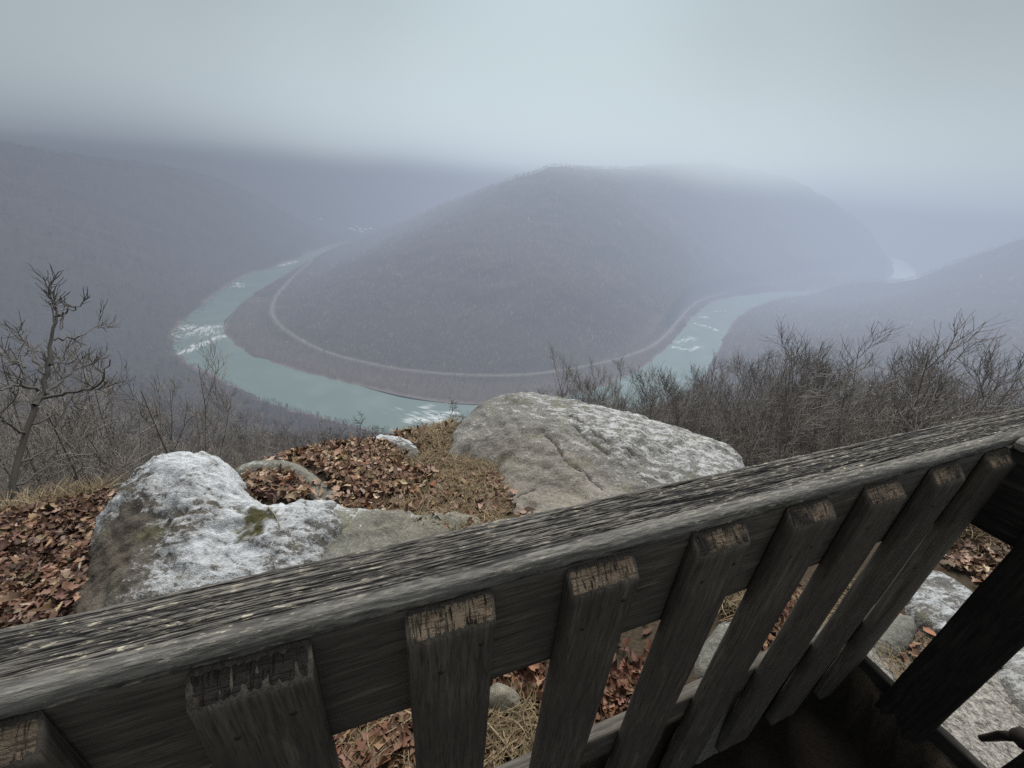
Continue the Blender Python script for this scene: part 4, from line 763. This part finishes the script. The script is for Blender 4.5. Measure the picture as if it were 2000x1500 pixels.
thicket(14, 1860, 2180, TABR, 7, 12, KINDS, 'bare many stemmed tree in the dark thicket above the right end of the rail', 'trees of the dark right thicket', (-5, 50))
thicket(26, 1480, 2160, TABR, 12, 26, KINDS, 'bare many stemmed tree in the dark thicket above the right end of the rail', 'trees of the dark right thicket', (40, 190))
thicket(80, 1110, 1540, TABR, 8, 30, KINDS[:3]+KPALE, 'bare twiggy tree in the thin thicket just past the big boulder', 'trees just past the big boulder', (15, 170))
thicket(26, 1070, 1290, TABR, 6, 15, KINDS[:3]+KPALE, 'bare twiggy tree in the thin thicket just past the big boulder', 'trees just past the big boulder', (-5, 45))
thicket(9, 1190, 1480, TABR, 6.5, 9.5, KPALE, 'pale stemmed bare tree rising right behind the big boulder', 'pale stemmed trees behind the boulder', (45, 90))
TABL = [(-150, 740), (0, 760), (120, 800), (250, 820), (400, 800), (520, 820), (640, 850), (760, 860)]
thicket(26, -140, 330, TABL, 6, 16, KINDS+KONE, 'bare twiggy tree on the shaded slope behind the left leaf drift', 'trees behind the left leaf drift', (30, 160))
thicket(24, -140, 300, [(-150, 660), (0, 680), (120, 700), (300, 790)], 6.5, 12, KINDS+KONE, 'bare twiggy tree on the shaded slope behind the left leaf drift', 'trees behind the left leaf drift', (-20, 110))
thicket(44, 330, 790, TABL, 9, 34, KINDS+KONE, 'bare twiggy tree on the slope below the frosted boulder and leaf bank', 'trees below the leaf bank', (10, 90))

# the tall forked tree at the left, branches as in the photograph
tz_ = 5.6
def q3(l, dt=0., rv=None): return np.array([att(u, v, tz_+dt*k/(len(l)-1)) for k, (u, v) in enumerate(l)])
base = att(20, 960, tz_); gb = float(ground_z(np.array([base[0]]), np.array([base[1]]))[0])
g = np.random.default_rng(77)
tr = np.vstack([[base[0]-.15, base[1]-.1, gb-.4], q3([(8, 1010), (35, 900), (48, 850), (70, 795)])])
limb_def = [([(70, 795), (88, 765), (90, 735), (95, 700), (98, 675), (106, 640), (110, 604), (107, 577)], .034, .008, .2), ([(86, 778), (146, 765), (200, 752), (204, 722), (215, 705)], .022, .006, -.5), ([(88, 770), (130, 735), (160, 715), (188, 706)], .020, .006, .5), ([(72, 760), (40, 752), (15, 755), (-10, 762)], .018, .008, -.4), ([(66, 795), (54, 775), (47, 750), (44, 722)], .018, .005, .3), ([(86, 730), (68, 700), (54, 672), (50, 650)], .014, .005, .3), ([(95, 716), (118, 706), (128, 700)], .012, .004, .2), ([(104, 664), (150, 660), (172, 650), (190, 634)], .014, .004, .4), ([(108, 620), (135, 605), (158, 596)], .012, .004, -.3), ([(110, 606), (100, 585), (92, 572)], .010, .004, 0), ([(50, 720), (25, 702), (0, 690)], .012, .004, .3), ([(36, 905), (75, 888), (105, 868), (125, 830)], .016, .005, .6), ([(60, 830), (100, 812), (130, 796), (150, 790)], .014, .005, .7), ([(20, 960), (60, 935), (100, 905), (150, 888), (200, 886)], .016, .005, .6), ([(50, 850), (20, 830), (0, 812), (-20, 790)], .016, .005, -.4)]
T0 = [(smooth_line(tr, 24), np.linspace(.026, .021, 24))]; T1 = []; T2 = []; T3 = []
for l, r0_, r1_, dt in limb_def:
    pts = smooth_line(q3(l, dt), 14, 1)+g.normal(0, .008, (14, 3)); T1.append((pts, np.linspace(r0_*.75, r1_*.7, 14)))
    for j in range(4):
        f = .3+.7*g.random(); p, tn = pt_on(pts, f); b2 = branch(p, side_dir(tn, g.uniform(.4, 1.), g), g.uniform(.10, .27), max(.004, r1_*.8), .003, 5, .2, .08, g); T2.append(b2)
        for k in range(7):
            p3, t3 = pt_on(b2[0], g.uniform(.15, 1)); T3.append(branch(p3, side_dir(t3, g.uniform(.4, 1), g), g.uniform(.06, .18), .003, .0018, 3, .22, .1, g))
bt = empty('bare_tree', (base[0], base[1], gb)); tag(bt, 'tall forked bare tree with a long side limb at the far left', 'tree')
ob = np.array([base[0], base[1], gb])
for nm, pl_, sd_, m in (('trunk', T0, 8, m_bark), ('branches', T1+T2+T3, 5, m_bark)):
    V, Q = tubes(pl_, sd_); obj(nm, mesh(nm, V-ob, Q, [m]), bt)
S.view_settings.view_transform = 'Standard'; S.view_settings.look = 'None'; S.view_settings.exposure = 0
S.render.engine = 'CYCLES'; S.cycles.use_denoising = False; S.cycles.max_bounces = 4; S.cycles.diffuse_bounces = 2; S.cycles.volume_bounces = 0; S.cycles.transparent_max_bounces = 8
